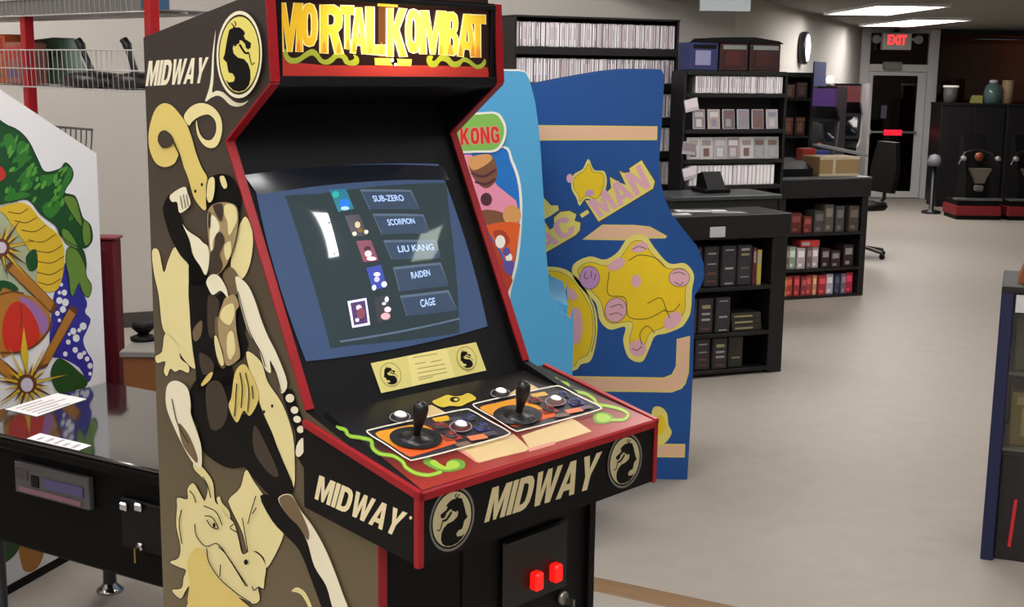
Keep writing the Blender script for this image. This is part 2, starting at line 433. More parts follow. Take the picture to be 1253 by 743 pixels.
TROF = [(-4.5, -2.5), (-1.5, -2.5), (1.5, -2.5), (4.5, -2.5), (7.5, -2.5), (-4.5, .5), (-1.7, .5), (-4.3, 3.2), (-2.0, 3.4), (-3.6, 5.8), (-1.2, 6.2), (1.5, 6.4), (4.5, 6.4), (-3.0, 7.2), (.2, 8.3), (3.0, 8.6), (5.8, 8.6), (8.8, .2), (.5, .9), (-.5, 3.7), (1.0, -1.0), (-.6, 2.1)]  # unseen panels, the last ones added to brighten the cabinet sides
for x, y in TROF: troffer(x, y, 'white ceiling light panel out of view, added to light the shop floor', 'ceiling lights out of view', z=CEIL)
troffer(2.30, 2.62, 'narrow tube light above the aisle, mirrored as a white streak in the game screen', ang=math.atan2(.91, .40), w=.13, l=1.0, z=CEIL, m=mat('tube_bright', (255,255,255), .5, emit=34.0))
troffer(3.97, 4.15, 'dim pale light panel above the aisle, mirrored as a square in the game screen', ang=-.45, w=.9, l=.62, z=CEIL, m=m_tubew)

# canopy outside the door
struct(MB().box(2, 14, 18.7, 22.5, 2.40, 2.55, mat('canopy_dark', (40,36,34), .8)).build('trim_4'))
p = at_z(1222, 47, 2.39); troffer(p.x, p.y, 'dim light strip under the canopy outside the front window', z=2.40, w=.8, l=.5, m=mat('canopy_tube', (230,225,215), .5, emit=1.2))

# exit sign
fx = Frame((5.235, 18.36), (1, 0))
t = thing('exit_sign', 'lit white exit sign with red letters above the glass door', 'sign', fx)
MB().box(-.2, .2, -.05, .05, 2.06, 2.29, mat('sign_white', (205,200,198), .5), .01).build('housing', t)
pt = fx.pl((0, -.05, 2.1), (0, -1, 0))
idm = lambda x, y, off: (x, -.05-off, y)
art('lettering', t, pt, [(mat('exit_red', (255,60,60), .5, emit=3.0, ecol=(255,40,40)), [text('EXIT', (-.13, 2.13), (.13, 2.13), (-.13, 2.26), (.13, 2.26), bold=.03)])], mapf=idm, label='glowing red EXIT letters')
for sx in (-1, 1):
    MB().lathe([(.02, 0), (.05, .01), (.06, .1), (.05, .11)], (sx*.29, .02, 2.2), (0, -1, 0), mat('lamp_grey', (150,150,150), .4)).box(sx*.29-.09*sx, sx*.29, .0, .04, 2.19, 2.22, m_white).build('emergency_lamp', t)
MB().box(-.03, .03, -.02, .02, 2.285, CEIL_LOW, m_dark).build('mount', t)
# round lit sign on the side wall
fw = Frame(C1, (C2[0]-C1[0], C2[1]-C1[1]))
q = V((2.90, 13.6, 0)); lx = fw.loc(q).x
f = Frame((fw.mw @ V((lx, -.002, 0))), (C2[0]-C1[0], C2[1]-C1[1]))
t = thing('wall_sign', 'round backlit white sign projecting from the wall above the racks', 'sign', f)
MB().lathe([(.0, 0), (.15, 0), (.165, .02), (.165, .07), (.155, .08), (.14, .08)], (0, 0, 1.985), (0, -1, 0), m_dark, 32).build('housing', t)
MB().lathe([(.0, .10), (.08, .097), (.135, .085), (.142, .07)], (0, 0, 1.985), (0, -1, 0), mat('sign_face', (240,240,255), .5, emit=1.4), 32).build('face', t)
o = one(MB().box(4.2, 5.1, -.015, -.002, 1.55, 1.86, mat('poster_blue', (52,58,110), .6), .003), 'poster', fw, 'dark blue poster on the wall right of the round sign', 'poster')
# hanging sign, partly above the picture edge
pa = at_y(856, 10, 9.8); pb = at_y(918, 14, 9.8)
f = Frame((pa.x, 9.8), (1, 0))
t = thing('hanging_sign', 'pale blue grey hanging sign at the top edge of the picture', 'sign', f)
MB().box(0, pb.x-pa.x, -.01, .01, pa.z-.02, pa.z+.2, mat('sign_pale', (176,186,190), .6), .003).build('board', t)
for x in (.06, pb.x-pa.x-.06): MB().tube([(x, 0, pa.z+.19), (x, 0, CEIL)], .003, m_dark).build('hanger', t)
# ================================================================== the big fighting game cabinet
uu = ray(2125, 103); uu.z = 0; uu.normalize()
A0 = at_z(515, 603, .98)
MK = Frame((A0.x, A0.y, 0), (uu.x, uu.y))
W = .664
mk = thing('arcade_cabinet', 'tall black arcade cabinet with red edge trim, lit yellow sign and two black joysticks', 'arcade cabinet', MK)
m_blk = mat('cabinet_black', (11,10,11), .5, spec=.18)
m_blk2 = mat('bezel_black', (20,20,23), .5, spec=.22)
m_red = mat('trim_red', (150,20,30), .35, spec=.4)
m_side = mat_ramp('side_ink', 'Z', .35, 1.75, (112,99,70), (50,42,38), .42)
PROF = [(.876, 0), (.876, 1.803), (.44, 1.893), (.428, 1.715), (.584, 1.594), (.335, 1.07), (.12, 1.0), (.12, 0)]
def side(x0, x1, sgn):
    s = MB().prism(PROF, x0, x1, m_blk, m_side if sgn < 0 else m_blk).build('side_panel', mk)
    tb = MB()
    for i in range(2, 5):
        (y0, z0), (y1, z1) = PROF[i], PROF[i+1]
        d = V((0, y1-y0, z1-z0)).normalized(); n = V((0, -d.z, d.y))
        if n.y > 0: n = -n
        P = [V((x0-.0005, y0, z0)), V((x0-.0005, y1, z1)), V((x0-.0005, y1, z1))+n*.004-d*.001, V((x0-.0005, y0, z0))+n*.004+d*.001]
        tb.extr(P, (x1-x0+.001, 0, 0), m_red)
    if sgn < 0: tb.box(x0-.0005, x1+.0005, .116, .12, 0, .86, m_red)
    tb.build('edge_trim', s, 'red edge trim')
    return s
sl = side(0, .02, -1); sr = side(W-.02, W, 1)
sd = MK.pl((0, 0, 1), (1, 0, 0))
cream, cream2, gold = mat('ink_cream', (232,220,160), .42), mat('ink_pale', (238,232,205), .42), mat('ink_gold', (224,202,116), .42)
ink, ink2, tan = mat('ink_black', (12,10,10), .5, spec=.15), mat('ink_brown', (38,30,24), .42), mat('ink_tan', (168,146,104), .42)
umber, fawn = mat('ink_umber_dark', (58,46,34), .42), mat('ink_fawn', (112,94,66), .42)
ygold, white_ink = mat('ink_yellow', (226,214,112), .42), mat('ink_white', (236,234,226), .42)
c8 = lambda p: sc_(p, 4.953, 170, 90)
c3 = lambda p: sc_(p, 2.476, 170, 200)
c4 = lambda p: sc_(p, 2.4767, 170, 443)
def outlined(pts, w=1.6): return stroke(pts, w, closed=True, curve=False)
tail = sm(c8([(245,490),(215,545),(155,567),(100,540),(65,460),(58,370),(75,280),(105,210),(150,180),(200,195),(250,250),(290,310),(320,390),(345,480),(380,570),(413,630),(405,700),(412,790),(396,830),(350,780),(326,732),(300,640),(270,560)]))
tail_hole = sm(c8([(155,348),(125,365),(118,410),(145,447),(182,440),(208,412),(190,372)]))
curl = sm(c8([(272,265),(300,215),(345,185),(395,180),(450,205),(490,255),(505,320),(495,390),(470,440),(430,452),(390,430),(355,375),(345,310),(350,285),(358,330),(375,375),(405,402),(440,400),(465,360),(468,310),(455,275),(425,250),(390,252),(350,270),(320,295),(302,315)]), 4)
swoosh = sm([(264,36),(260,65),(258.5,90),(256,108),(251,124),(258,120),(266,117),(273,120),(281,128),(290,130.5),(298,128.5),(304,123),(297,126),(288,125),(280,119),(273,113),(265,111),(259.5,113),(261,100),(261.5,85),(262,65)], 3)
wing1 = sm(c3([(40,265),(60,265),(75,330),(90,290),(112,253),(150,300),(150,400),(160,500),(172,600),(165,622),(130,585),(100,530),(72,500),(60,400),(45,330)]), 4)
foot1 = sm(c3([(80,515),(120,545),(125,590),(150,612),(150,635),(125,625),(110,632),(95,622),(85,645),(75,630),(80,600),(55,605),(50,585),(70,570)]), 3)
oval1 = sm(c3([(320,162),(342,200),(345,250),(335,310),(315,348),(292,345),(278,310),(290,230)]))
n1 = lambda p: sc_(p, 5.307, 180, 205)
n2 = lambda p: sc_(p, 4.644, 190, 320)
n3 = lambda p: sc_(p, 3.715, 190, 440)
n4 = lambda p: sc_(p, 4.061, 195, 560)
fist = sm(n1([(150,180),(240,125),(262,165),(282,240),(228,292),(205,285),(195,225),(160,222)]), 3)
arm1 = sm(n1([(150,175),(165,225),(195,228),(207,285),(230,350),(262,410),(275,480),(287,560),(312,620),(380,705),(390,760),(280,760),(272,640),(215,570),(150,450),(105,300),(105,250),(125,200)]), 3)
arm1l = sm(n1([(230,368),(262,410),(330,455),(362,488),(397,520),(402,620),(380,700),(345,640),(300,570),(275,470)]), 4)
hair = sm(n1([(392,80),(470,42),(540,58),(582,110),(612,200),(602,290),(585,262),(540,236),(480,230),(432,246),(388,272),(383,180)]), 4)
head = sm(n1([(398,275),(430,240),(480,226),(545,232),(584,262),(592,340),(580,440),(560,520),(530,600),(500,655),(450,700),(408,640),(400,500),(388,350)]), 4)
headsh = [sm(n1(p), 4) for p in ([(430,245),(485,235),(492,300),(478,350),(440,290)],[(445,440),(480,420),(500,480),(470,560),(490,640),(455,690),(405,670),(410,560),(435,520)],[(400,290),(412,300),(410,390),(396,380)])]
headl = sm(n1([(420,310),(455,340),(470,400),(430,470),(425,560),(408,500),(408,380)]), 4)
torso = sm(n2([(195,-20),(250,-20),(300,90),(330,190),(375,180),(420,140),(480,110),(515,240),(505,400),(525,470),(490,560),(430,600),(430,760),(250,760),(230,620),(205,440),(192,200)]), 3)
belly = sm(n2([(400,205),(450,190),(476,250),(457,290),(462,400),(482,520),(470,560),(405,592),(382,500),(362,440),(358,320),(380,250)]), 4)
should = sm(n2([(290,112),(320,74),(362,84),(402,150),(412,205),(372,166),(327,190),(300,150)]), 4)
arm2 = sm(n2([(458,85),(520,128),(562,210),(602,330),(642,430),(692,530),(750,690),(716,750),(690,640),(652,565),(657,632),(620,605),(588,500),(530,400),(490,275),(465,160)]), 4)
sash = sm(n3([(360,70),(385,28),(415,30),(450,100),(469,182),(430,256),(402,232),(370,287),(334,215),(346,170)]), 4)
snake2 = sm(c4([(325,-30),(370,0),(390,60),(430,120),(455,180),(470,250),(470,380),(440,330),(410,230),(375,150),(348,70)]), 4)
wing2 = sm(n4([(430,62),(470,120),(540,220),(602,320),(620,366),(592,450),(535,548),(520,500),(480,465),(440,470),(412,370),(352,245),(348,205),(402,150)]), 4)
legs = sm(n3([(215,60),(300,15),(345,28),(360,100),(345,190),(370,250),(430,240),(468,185),(482,240),(530,340),(580,460),(630,585),(600,622),(560,645),(500,600),(430,520),(405,490),(350,497),(290,475),(215,412),(190,300),(160,240),(158,140)]), 3)
legb = sm(n4([(500,190),(590,205),(640,290),(690,340),(735,420),(770,540),(830,640),(875,770),(820,770),(760,620),(700,470),(640,400),(560,315)]), 3)
shin = sm(n4([(590,205),(652,183),(700,260),(760,340),(822,450),(872,570),(912,680),(940,770),(872,770),(830,640),(770,540),(735,420),(690,340),(640,290)]), 4)
shinb = sm(n4([(594,208),(650,188),(700,265),(742,365),(736,410),(690,340),(640,290)]), 4)
calf = sm(n3([(60,110),(100,97),(146,130),(161,200),(162,250),(190,330),(209,400),(209,492),(180,480),(140,420),(95,330),(54,230),(47,160)]), 4)
calfs = sm(n3([(106,290),(150,340),(188,430),(190,470),(160,440),(122,380)]), 4)
shade1 = [sm(n2(p), 4) for p in ([(300,200),(360,220),(350,330),(330,430),(300,400)],[(250,520),(320,560),(330,620),(270,640)])]+[sm(n3(p), 4) for p in ([(230,130),(290,100),(330,200),(310,300),(250,310)],[(450,300),(500,380),(560,520),(520,520),(450,420)])]
shade2 = [sm(n2(p), 4) for p in ([(385,70),(430,32),(470,80),(480,150),(440,205),(402,150)],[(212,400),(240,352),(266,340),(260,420),(225,455)],[(340,330),(362,330),(372,440),(400,590),(370,600),(345,520)])]+[sm(n1([(310,490),(365,500),(382,580),(345,560)]), 4)]
hi1 = [sm(n2(p), 4) for p in ([(388,262),(440,240),(450,300),(420,362),(370,322)],[(335,430),(355,440),(390,570),(372,590),(345,520)],[(410,420),(440,400),(455,500),(430,560),(408,520)])]+[sm(n1(p), 4) for p in ([(397,85),(430,62),(440,110),(428,200),(402,228),(386,180)],[(472,62),(500,58),(520,118),(502,138),(482,110)],[(505,245),(550,240),(578,270),(584,340),(560,400),(530,440),(520,350),(500,300)],[(500,510),(540,480),(545,560),(515,600)])]
belt = sm(n2([(262,695),(300,642),(328,630),(312,672),(270,708)]), 3)
glove = sm(n3([(578,150),(620,138),(642,200),(672,280),(692,360),(690,482),(675,492),(638,420),(638,340),(608,260)]), 3)
dneck = sm(n4([(88,245),(90,200),(140,207),(140,155),(170,128),(205,185),(226,215),(240,150),(212,100),(174,60),(168,30),(190,25),(240,80),(267,130),(277,220),(312,245),(347,300),(372,330),(392,400),(413,480),(456,464),(502,490),(529,545),(522,610),(517,652),(490,642),(499,706),(465,727),(400,696),(335,692),(420,742),(450,785),(150,785),(150,700),(150,640),(130,662),(105,702),(62,660),(110,650),(120,600),(132,560),(100,546),(52,520),(95,500),(105,440),(84,340)]), 3)
dneck2 = sm(n4([(180,450),(228,465),(245,540),(310,622),(400,702),(450,775),(165,775),(150,620),(140,520)]), 4)
horns = sm(n4([(285,205),(300,195),(310,225),(345,265),(350,305),(320,280),(300,250)]), 3)
dl = [n4(p) for p in ([(225,290),(262,298),(292,352),(258,344),(235,310)],[(220,240),(280,270),(312,335)],[(175,330),(185,392),(232,442),(290,430),(350,510),(430,640)],[(235,452),(246,520),(300,602),(380,672),(455,722)],[(292,442),(332,482),(392,572),(440,642)],[(304,532),(300,592)],[(150,165),(170,190),(180,225)],[(215,95),(240,140),(255,200)],[(370,330),(352,350),(385,372)],[(460,640),(470,660),(490,645)],[(110,260),(98,330),(112,430)])]
dotd = [el(195+430/4.061, 560+520/4.061, 2.6, 3.4, 10), el(195+272/4.061, 560+336/4.061, 1.8, 3, 10)]
wl = [n4(p) for p in ([(480,190),(455,270),(440,330)],[(482,250),(462,280)],[(412,300),(440,470)])]
gl_w = [el(190+x/3.715, 440+y/3.715, rx/3.715, ry/3.715, 12, .3) for x, y, rx, ry in ((612,176,20,20),(633,230,18,17),(645,272,18,16),(660,318,16,17),(661,400,20,46))]
crl = sm(c4([(462,695),(480,683),(505,700),(525,743),(532,765),(520,765),(510,735),(492,706),(475,698)]), 3)
dots = [el(x, y, 1.5, 2.2, 10) for x, y in ((239,234),(247,226),(323,504),(333,497))]
L = [(cream2, block('MIDWAY', (178,105.5), (250.5,101.5), (180,74.8), (255.5,69.8), .16)+[swoosh]),
     (ink2, [s for q in (tail, curl, wing1, foot1, oval1, snake2, wing2, dneck) for s in outlined(q, 2.4)]),
     (cream, [curl, wing1, foot1, oval1, snake2, wing2, crl]), (gold, [tail]),
     (ink, [arm1, torso, glove, legs, hair, legb]), (umber, shade1), (fawn, shade2), (cream, [dneck, horns]), (gold, [dneck2, sash, belt]),
     (m_side, [tail_hole]), (ink2, [s for s in outlined(tail_hole, 1.4)]+stroke(c8([(208,412),(225,450),(248,495)]), 1.6)+stroke(c8([(190,372),(222,440),(262,540)]), 1.2)),
     (ink, outlined(head, 1.6)), (tan, [head, belly]), (cream2, [fist, arm1l, should, arm2, shin, calf, headl]+gl_w), (cream, hi1), (fawn, [calfs, shinb]), (umber, headsh),
     (ink, [s for p in dl+wl for s in stroke(p, 1.2)]+dots+dotd+[q for p in ([(385,60),(395,130),(390,220)],[(410,60),(425,140),(420,240)],[(370,110),(365,190),(360,260)],[(440,120),(445,180)]) for q in stroke(n3(p), 1.3)]),
     (ink, [s for p in ([(215,185),(230,270)],[(235,175),(250,265)],[(255,175),(268,250)]) for s in stroke(n1(p), .9)]+[s for p in (n2([(470,170),(500,290),(540,410),(600,520),(625,600)]), n2([(652,565),(690,650),(715,740)]), n3([(75,180),(100,290),(150,380)])) for s in stroke(p, 1.0)]),
     ]
L += emblem(292.8, 66.8, (24.2, -1.2), (0, -46.5), cream2, ink2, ygold, ink, ring=1.15)
art('side_artwork', sl, sd, L, label='painted cream serpent and fighter artwork')

MB().prism([(.86, 0), (.876, 0), (.876, 1.8), (.86, 1.8)], .02, W-.02, m_blk).build('back_panel', mk)
MB().prism([(.876, 1.79), (.876, 1.803), (.44, 1.893), (.44, 1.88)], .02, W-.02, m_blk).build('top_panel', mk)
# lit sign
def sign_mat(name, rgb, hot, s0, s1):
    """lit film: a brighter, paler hot spot is painted into its emission"""
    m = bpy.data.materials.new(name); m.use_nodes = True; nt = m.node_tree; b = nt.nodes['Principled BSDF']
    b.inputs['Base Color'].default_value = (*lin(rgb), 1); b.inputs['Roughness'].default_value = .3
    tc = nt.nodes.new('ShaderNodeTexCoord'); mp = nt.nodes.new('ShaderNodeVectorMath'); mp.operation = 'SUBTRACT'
    mp.inputs[1].default_value = (.355, .44, 1.835)  # centre of the painted hot spot; no tube is built there
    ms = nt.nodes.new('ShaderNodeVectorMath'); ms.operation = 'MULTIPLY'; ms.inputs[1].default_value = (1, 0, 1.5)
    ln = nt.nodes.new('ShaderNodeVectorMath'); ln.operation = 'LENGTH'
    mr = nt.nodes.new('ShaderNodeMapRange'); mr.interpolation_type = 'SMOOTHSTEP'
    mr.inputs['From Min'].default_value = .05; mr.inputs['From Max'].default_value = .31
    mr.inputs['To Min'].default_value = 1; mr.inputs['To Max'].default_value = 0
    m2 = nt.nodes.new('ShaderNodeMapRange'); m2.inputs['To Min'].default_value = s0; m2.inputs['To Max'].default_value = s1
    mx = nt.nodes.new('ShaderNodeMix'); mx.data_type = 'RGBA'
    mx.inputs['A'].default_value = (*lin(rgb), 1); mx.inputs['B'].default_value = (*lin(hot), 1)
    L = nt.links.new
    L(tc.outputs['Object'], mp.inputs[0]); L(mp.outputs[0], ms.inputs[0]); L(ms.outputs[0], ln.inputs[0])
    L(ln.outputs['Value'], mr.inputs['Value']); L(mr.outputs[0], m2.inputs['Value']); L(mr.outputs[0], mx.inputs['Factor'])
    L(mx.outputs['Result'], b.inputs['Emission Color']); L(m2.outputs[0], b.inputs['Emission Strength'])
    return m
mq = MB().box(.02, W-.02, .443, .449, 1.722, 1.885, mat('sign_backing', (34,22,24), .3)).build('lit_sign', mk)
mp_ = MK.pl((0, .443, 1.8), (0, 1, 0))
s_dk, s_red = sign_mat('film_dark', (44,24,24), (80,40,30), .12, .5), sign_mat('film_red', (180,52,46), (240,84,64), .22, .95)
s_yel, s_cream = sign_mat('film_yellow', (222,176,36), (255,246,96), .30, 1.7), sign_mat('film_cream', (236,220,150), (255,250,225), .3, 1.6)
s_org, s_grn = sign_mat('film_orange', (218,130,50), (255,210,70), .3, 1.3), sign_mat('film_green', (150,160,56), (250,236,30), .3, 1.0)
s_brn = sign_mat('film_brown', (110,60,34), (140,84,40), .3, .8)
k5 = lambda p: sc_(p, 7.82, 330, 0)
k6 = lambda p: sc_(p, 7.58, 460, 0)
T = []
o1 = []; i1 = []
for w, x0, x1, yt0, yt1, yb0, yb1 in (('M',338,371,2.5,3,64,64.5),('O',368,389,3,4,57,58),('R',391,421,5,6,66,67),('T',416,434,6,6.5,60,62),('A',428,450,8,8.5,66,67),('L',447,473,7,8,67,68.5),
                                      ('K',472.5,499,9,9.5,70,70.5),('O',496,516,10,11,65,66),('M',513,546,12,12.5,67,68),('B',544,562,14,14.5,68,69),('A',559,584,16,16.5,70,71),('T',574,595,17.5,18,71,71.5)):
    sh_ = block(w, (x0+1, yb0-1), (x1-1, yb1-1), (x0+1, yt0+1), (x1-1, yt1+1)); o1 += sh_+rims(sh_, 2.6); i1 += sh_
feet = [[(x, y), (x+w_, y+.3), (x+w_*.8, y-9), (x+w_*.5, y-15), (x+w_*.2, y-9)] for x, y, w_ in ((341.5,62,5),(363,62.5,5),(394,64,5.5),(412,65,5),(423,60.5,6),(431,63.5,5),(450,65.5,6),(464,66.5,6),(475,68.5,5),(490,69,6),(501,63.5,9),(516,65.5,5.5),(537,66.5,5.5),(547,66.8,8),(561,68.5,5),(576,69,5),(582,70,6))]
snL = sm(k5([(125,470),(135,540),(165,590),(215,610),(280,600),(340,560),(400,530),(440,550),(480,600),(545,620),(600,600),(640,560),(690,560),(720,610),(790,630),(850,610),(850,550),(800,520),(810,560),(760,580),(740,540),(690,500),(630,500),(590,540),(545,570),(500,560),(450,490),(400,470),(340,500),(280,545),(220,555),(180,530),(165,480)]), 3)
snR = sm(k6([(480,520),(470,570),(500,620),(560,620),(600,570),(650,575),(700,620),(770,620),(810,575),(860,590),(920,635),(980,635),(1020,590),(1010,545),(975,590),(930,600),(880,560),(820,530),(770,560),(720,570),(670,520),(600,510),(550,560),(520,560),(530,520)]), 3)
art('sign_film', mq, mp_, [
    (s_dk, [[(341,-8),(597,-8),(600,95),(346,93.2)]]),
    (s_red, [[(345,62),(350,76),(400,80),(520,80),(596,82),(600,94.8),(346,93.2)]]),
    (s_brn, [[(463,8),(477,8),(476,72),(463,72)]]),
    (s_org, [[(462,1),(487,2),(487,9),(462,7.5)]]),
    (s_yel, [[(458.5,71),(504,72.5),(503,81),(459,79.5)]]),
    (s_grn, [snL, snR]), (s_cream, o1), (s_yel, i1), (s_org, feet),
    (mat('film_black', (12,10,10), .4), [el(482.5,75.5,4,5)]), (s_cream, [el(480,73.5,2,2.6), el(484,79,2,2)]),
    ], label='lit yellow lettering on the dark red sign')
MB().box(.02, W-.02, .430, .446, 1.706, 1.7275, m_blk2, .002).box(.02, W-.02, .432, .446, 1.878, 1.889, m_blk2, .002).box(.02, .036, .435, .447, 1.727, 1.878, m_blk, .001).box(W-.034, W-.02, .435, .447, 1.727, 1.878, m_blk, .001).build('sign_retainer', mk)
MB().prism([(.432, 1.706), (.432, 1.718), (.64, 1.69), (.64, 1.66)], .02, W-.02, m_blk).build('hood', mk)
# bezel and tube
by = lambda t: (.35+.25*t, 1.05+.55*t)     # t along the slope
MB().prism([by(-.05), by(1.14), (by(1.14)[0]+.02, by(1.14)[1]-.005), (by(-.05)[0]+.02, by(-.05)[1]-.01)], .02, W-.02, m_blk2).build('bezel', mk)
SL = math.hypot(.25, .55); sdir = V((0, .25/SL, .55/SL)); snor = V((0, -.55/SL, .25/SL))
bz = MK.pl((0, .35, 1.05), tuple(snor))
# screen: a bowed tube face; (a, b) run 0..1 across its picture
scx, scw, sch = .318, .560, .425
sb0 = .375/1.0
def scr(a, b, off=0.0):
    """point on the bowed tube face, a across, b up the slope"""
    aa, bb = 2*a-1, 2*b-1
    x = scx+aa*scw/2*(1-.045*bb*bb); s = .315+bb*sch/2*(1-.05*aa*aa)
    bul = .022*(1-aa*aa)*(1-bb*bb)+.003
    return V((x, .35, 1.05))+sdir*s+snor*(bul+off)
m_scr = mat('tube_blue', (40,50,70), .045, spec=.7, emit=.5, ecol=(84,108,150))
m_scr2 = mat('tube_panel', (34,42,46), .045, spec=.7, emit=.55, ecol=(62,78,84))
m_scrd = mat('tube_top_shade', (18,20,26), .15, emit=.1, ecol=(60,70,90))  # bezel shadow painted as a dark strip across the screen top
N = 44
def grid(mb, a0, a1, b0, b1, m, na, nb, off):
    vs = [scr(a0+(a1-a0)*i/na, b0+(b1-b0)*j/nb, off) for j in range(nb+1) for i in range(na+1)]
    mb.add(vs, [(j*(na+1)+i, j*(na+1)+i+1, (j+1)*(na+1)+i+1, (j+1)*(na+1)+i) for j in range(nb) for i in range(na)], m, True)
mb = MB(); grid(mb, 0, 1, 0, 1, m_scr, N, N, 0)
tube = mb.build('screen', mk)
m_pan = mat('picture_slate', (44,54,62), .045, spec=.7, emit=.5, ecol=(60,74,88))
m_box = mat('picture_box', (50,62,80), .045, spec=.7, emit=.55, ecol=(70,88,112)); m_boxe = mat('picture_edge', (70,84,104), .045, emit=.6, ecol=(104,122,142))
m_txt = mat('picture_text', (150,175,215), .2, emit=.9, ecol=(165,190,235)); m_frm = mat('picture_white', (210,205,240), .2, emit=1.0, ecol=(225,222,255))
# where a photographed point of the picture lies in (a, b)
def ab(x, y):
    P = bz.px(x, y, .014); s = (P-V((0, .35, 1.05))).dot(sdir)
    bb = (s-.315)/(sch/2); aa = (P.x-scx)/(scw/2*(1-.045*bb*bb))
    return ((aa+1)/2, (bb+1)/2)
def onscr(x, y, off): a, b = ab(x, y); return scr(a, b, off)
def dens(q, n=8):
    """quad split into a fan of small quads so that it follows the bow"""
    out = []
    g = lambda u, v: tuple((q[0][j]*(1-u)+q[1][j]*u)*(1-v)+(q[3][j]*(1-u)+q[2][j]*u)*v for j in (0, 1))
    for i in range(n):
        for j in range(n):
            out.append([g(i/n, j/n), g((i+1)/n, j/n), g((i+1)/n, (j+1)/n), g(i/n, (j+1)/n)])
    return out
boxes = [[(440,232),(503,231),(513,256),(450,258)],[(453,263),(517,262),(524,286),(463,289)],[(465,296),(533,294),(538,317),(475,320)],[(477,329),(538,322),(549,351),(486,358)],[(487,363),(549,356),(562,381),(497,387)]]
names = [('SUB-ZERO',(456,248),(494,246),(454,240),(492,238)),('SCORPION',(472,278),(506,274.5),(470,270),(504,267.5)),('LIU KANG',(484,311),(530,307),(482,303),(528,299)),('RAIDEN',(501,343),(525,338.5),(499,335),(523,331)),('CAGE',(514.5,377),(533,374),(512,367.5),(531,365))]
pics = [([(403,232),(423,231),(431,257),(412,260)],(40,110,130),((410,238,5,5,(40,160,150)),(420,250,7,7,(30,110,230)),(420,256,6,3,(150,190,255)))),
        ([(419,265),(437,264),(446,290),(428,292)],(60,58,66),((434,277,4,5,(190,170,140)),(430,288,3,3,(230,225,190)),(444,286,3,3,(225,215,190)),(437,284,4,3,(110,80,40)))),
        ([(432,297),(450,296),(459,321),(441,323)],(120,70,84),((445,307,5,4,(60,40,50)),(446,313,5,5,(245,190,200)),(450,319,7,3,(250,205,205)))),
        ([(444,330),(462,326),(470,353),(453,357)],(60,74,150),((457,338,5,3,(220,225,255)),(457,344,4,4,(185,180,240)),(454,354,3,4,(230,240,255)),(466,350,4,4,(250,250,255)))),
        ([(455,366),(472,362),(478,392),(462,396)],(60,60,66),((470,368,3,4,(220,225,240)),(467,373,3,2,(225,230,240)),(472,380,5,4,(235,200,215)),(470,388,7,5,(205,160,165)))),
        ([(424,370),(446,366),(453,398),(432,402)],(78,60,100),((437,378,4,4,(230,200,205)),(440,385,6,8,(120,70,80)),(436,393,3,3,(190,190,240))))]
m_left = mat('picture_blue', (70,95,140), .12, emit=.62, ecol=(88,118,172))
Ls = [(m_scrd, dens([(300,205),(545,196),(552,214),(318,232)], 10)), (m_scr2, dens([(392,236),(548,218),(566,408),(425,424)], 10)+dens([(350,236),(394,236),(414,320),(378,330)], 6)+dens([(378,330),(414,320),(428,424),(408,428)], 6)),
      (m_boxe, sum((dens(q, 5) for q in boxes), [])),
      (m_box, sum((dens([(q[0][0]+2, q[0][1]+3), (q[1][0]-1, q[1][1]+3), q[2], (q[3][0]+1, q[3][1])], 5) for q in boxes), [])),
      (m_txt, [text(w, a, b, c, d, 0, .022) for w, a, b, c, d in names]),
      (m_boxe, dens([(418,418),(565,390),(566,392),(419,420.5)], 6)),
      (m_frm, dens(pics[5][0], 4))]
Lp = {}
q5 = pics[5][0]; cx5, cy5 = sum(p[0] for p in q5)/4, sum(p[1] for p in q5)/4
for q, bg, blobs in pics:
    qq = q if q is not q5 else [(cx5+(x-cx5)*.78, cy5+(y-cy5)*.84) for x, y in q]
    Ls.append((mat('portrait_%d_%d_%d' % bg, bg, .2, emit=.7), dens(qq, 3)))
for q, bg, blobs in pics:
    for bx, by_, rx, ry, c in blobs:
        Ls.append((mat('portrait_%d_%d_%d' % c, c, .2, emit=.8), [el(bx, by_, rx*.85, ry*.85, 10)]))
art('screen_picture', tube, bz, Ls, base=.0006, step=.00012, mapf=onscr, weld=True, label='glowing selection picture with name boxes')
# instruction card
card = MB()
cq = [(453.6,444.6),(582.5,418.8),(595,453.4),(466.5,481.2)]
m_card, m_crd2 = mat('card_yellow', (226,216,134), .35), mat('card_print', (170,156,92), .4)
ck = lambda p: sc_(p, 7.37, 440, 410)
Lc = [(m_card, [cq]), (mat('card_pale', (238,226,150), .35), [ck([(430,190),(780,120),(860,370),(480,460)])]),
      (m_crd2, sum((stroke(ck(p), 1.1, curve=False) for p in ([(480,205),(700,168)],[(500,262),(600,245)],[(640,245),(740,225)],[(520,305),(770,262)],[(525,345),(780,300)],[(530,385),(790,335)],[(535,405),(660,378)])), []))]
Lc += emblem(478, 458.6, (10.6, -2.2), (-3.2, -12.2), m_crd2, m_card, m_card, ink, ring=1.2)
Lc += emblem(571, 438.6, (9.8, -2.0), (-3.2, -12.0), m_crd2, m_card, m_card, ink, ring=1.2)
art('instruction_card', mk, bz, Lc, base=.003, step=.0003, label='yellow instruction card with two dragon emblems')

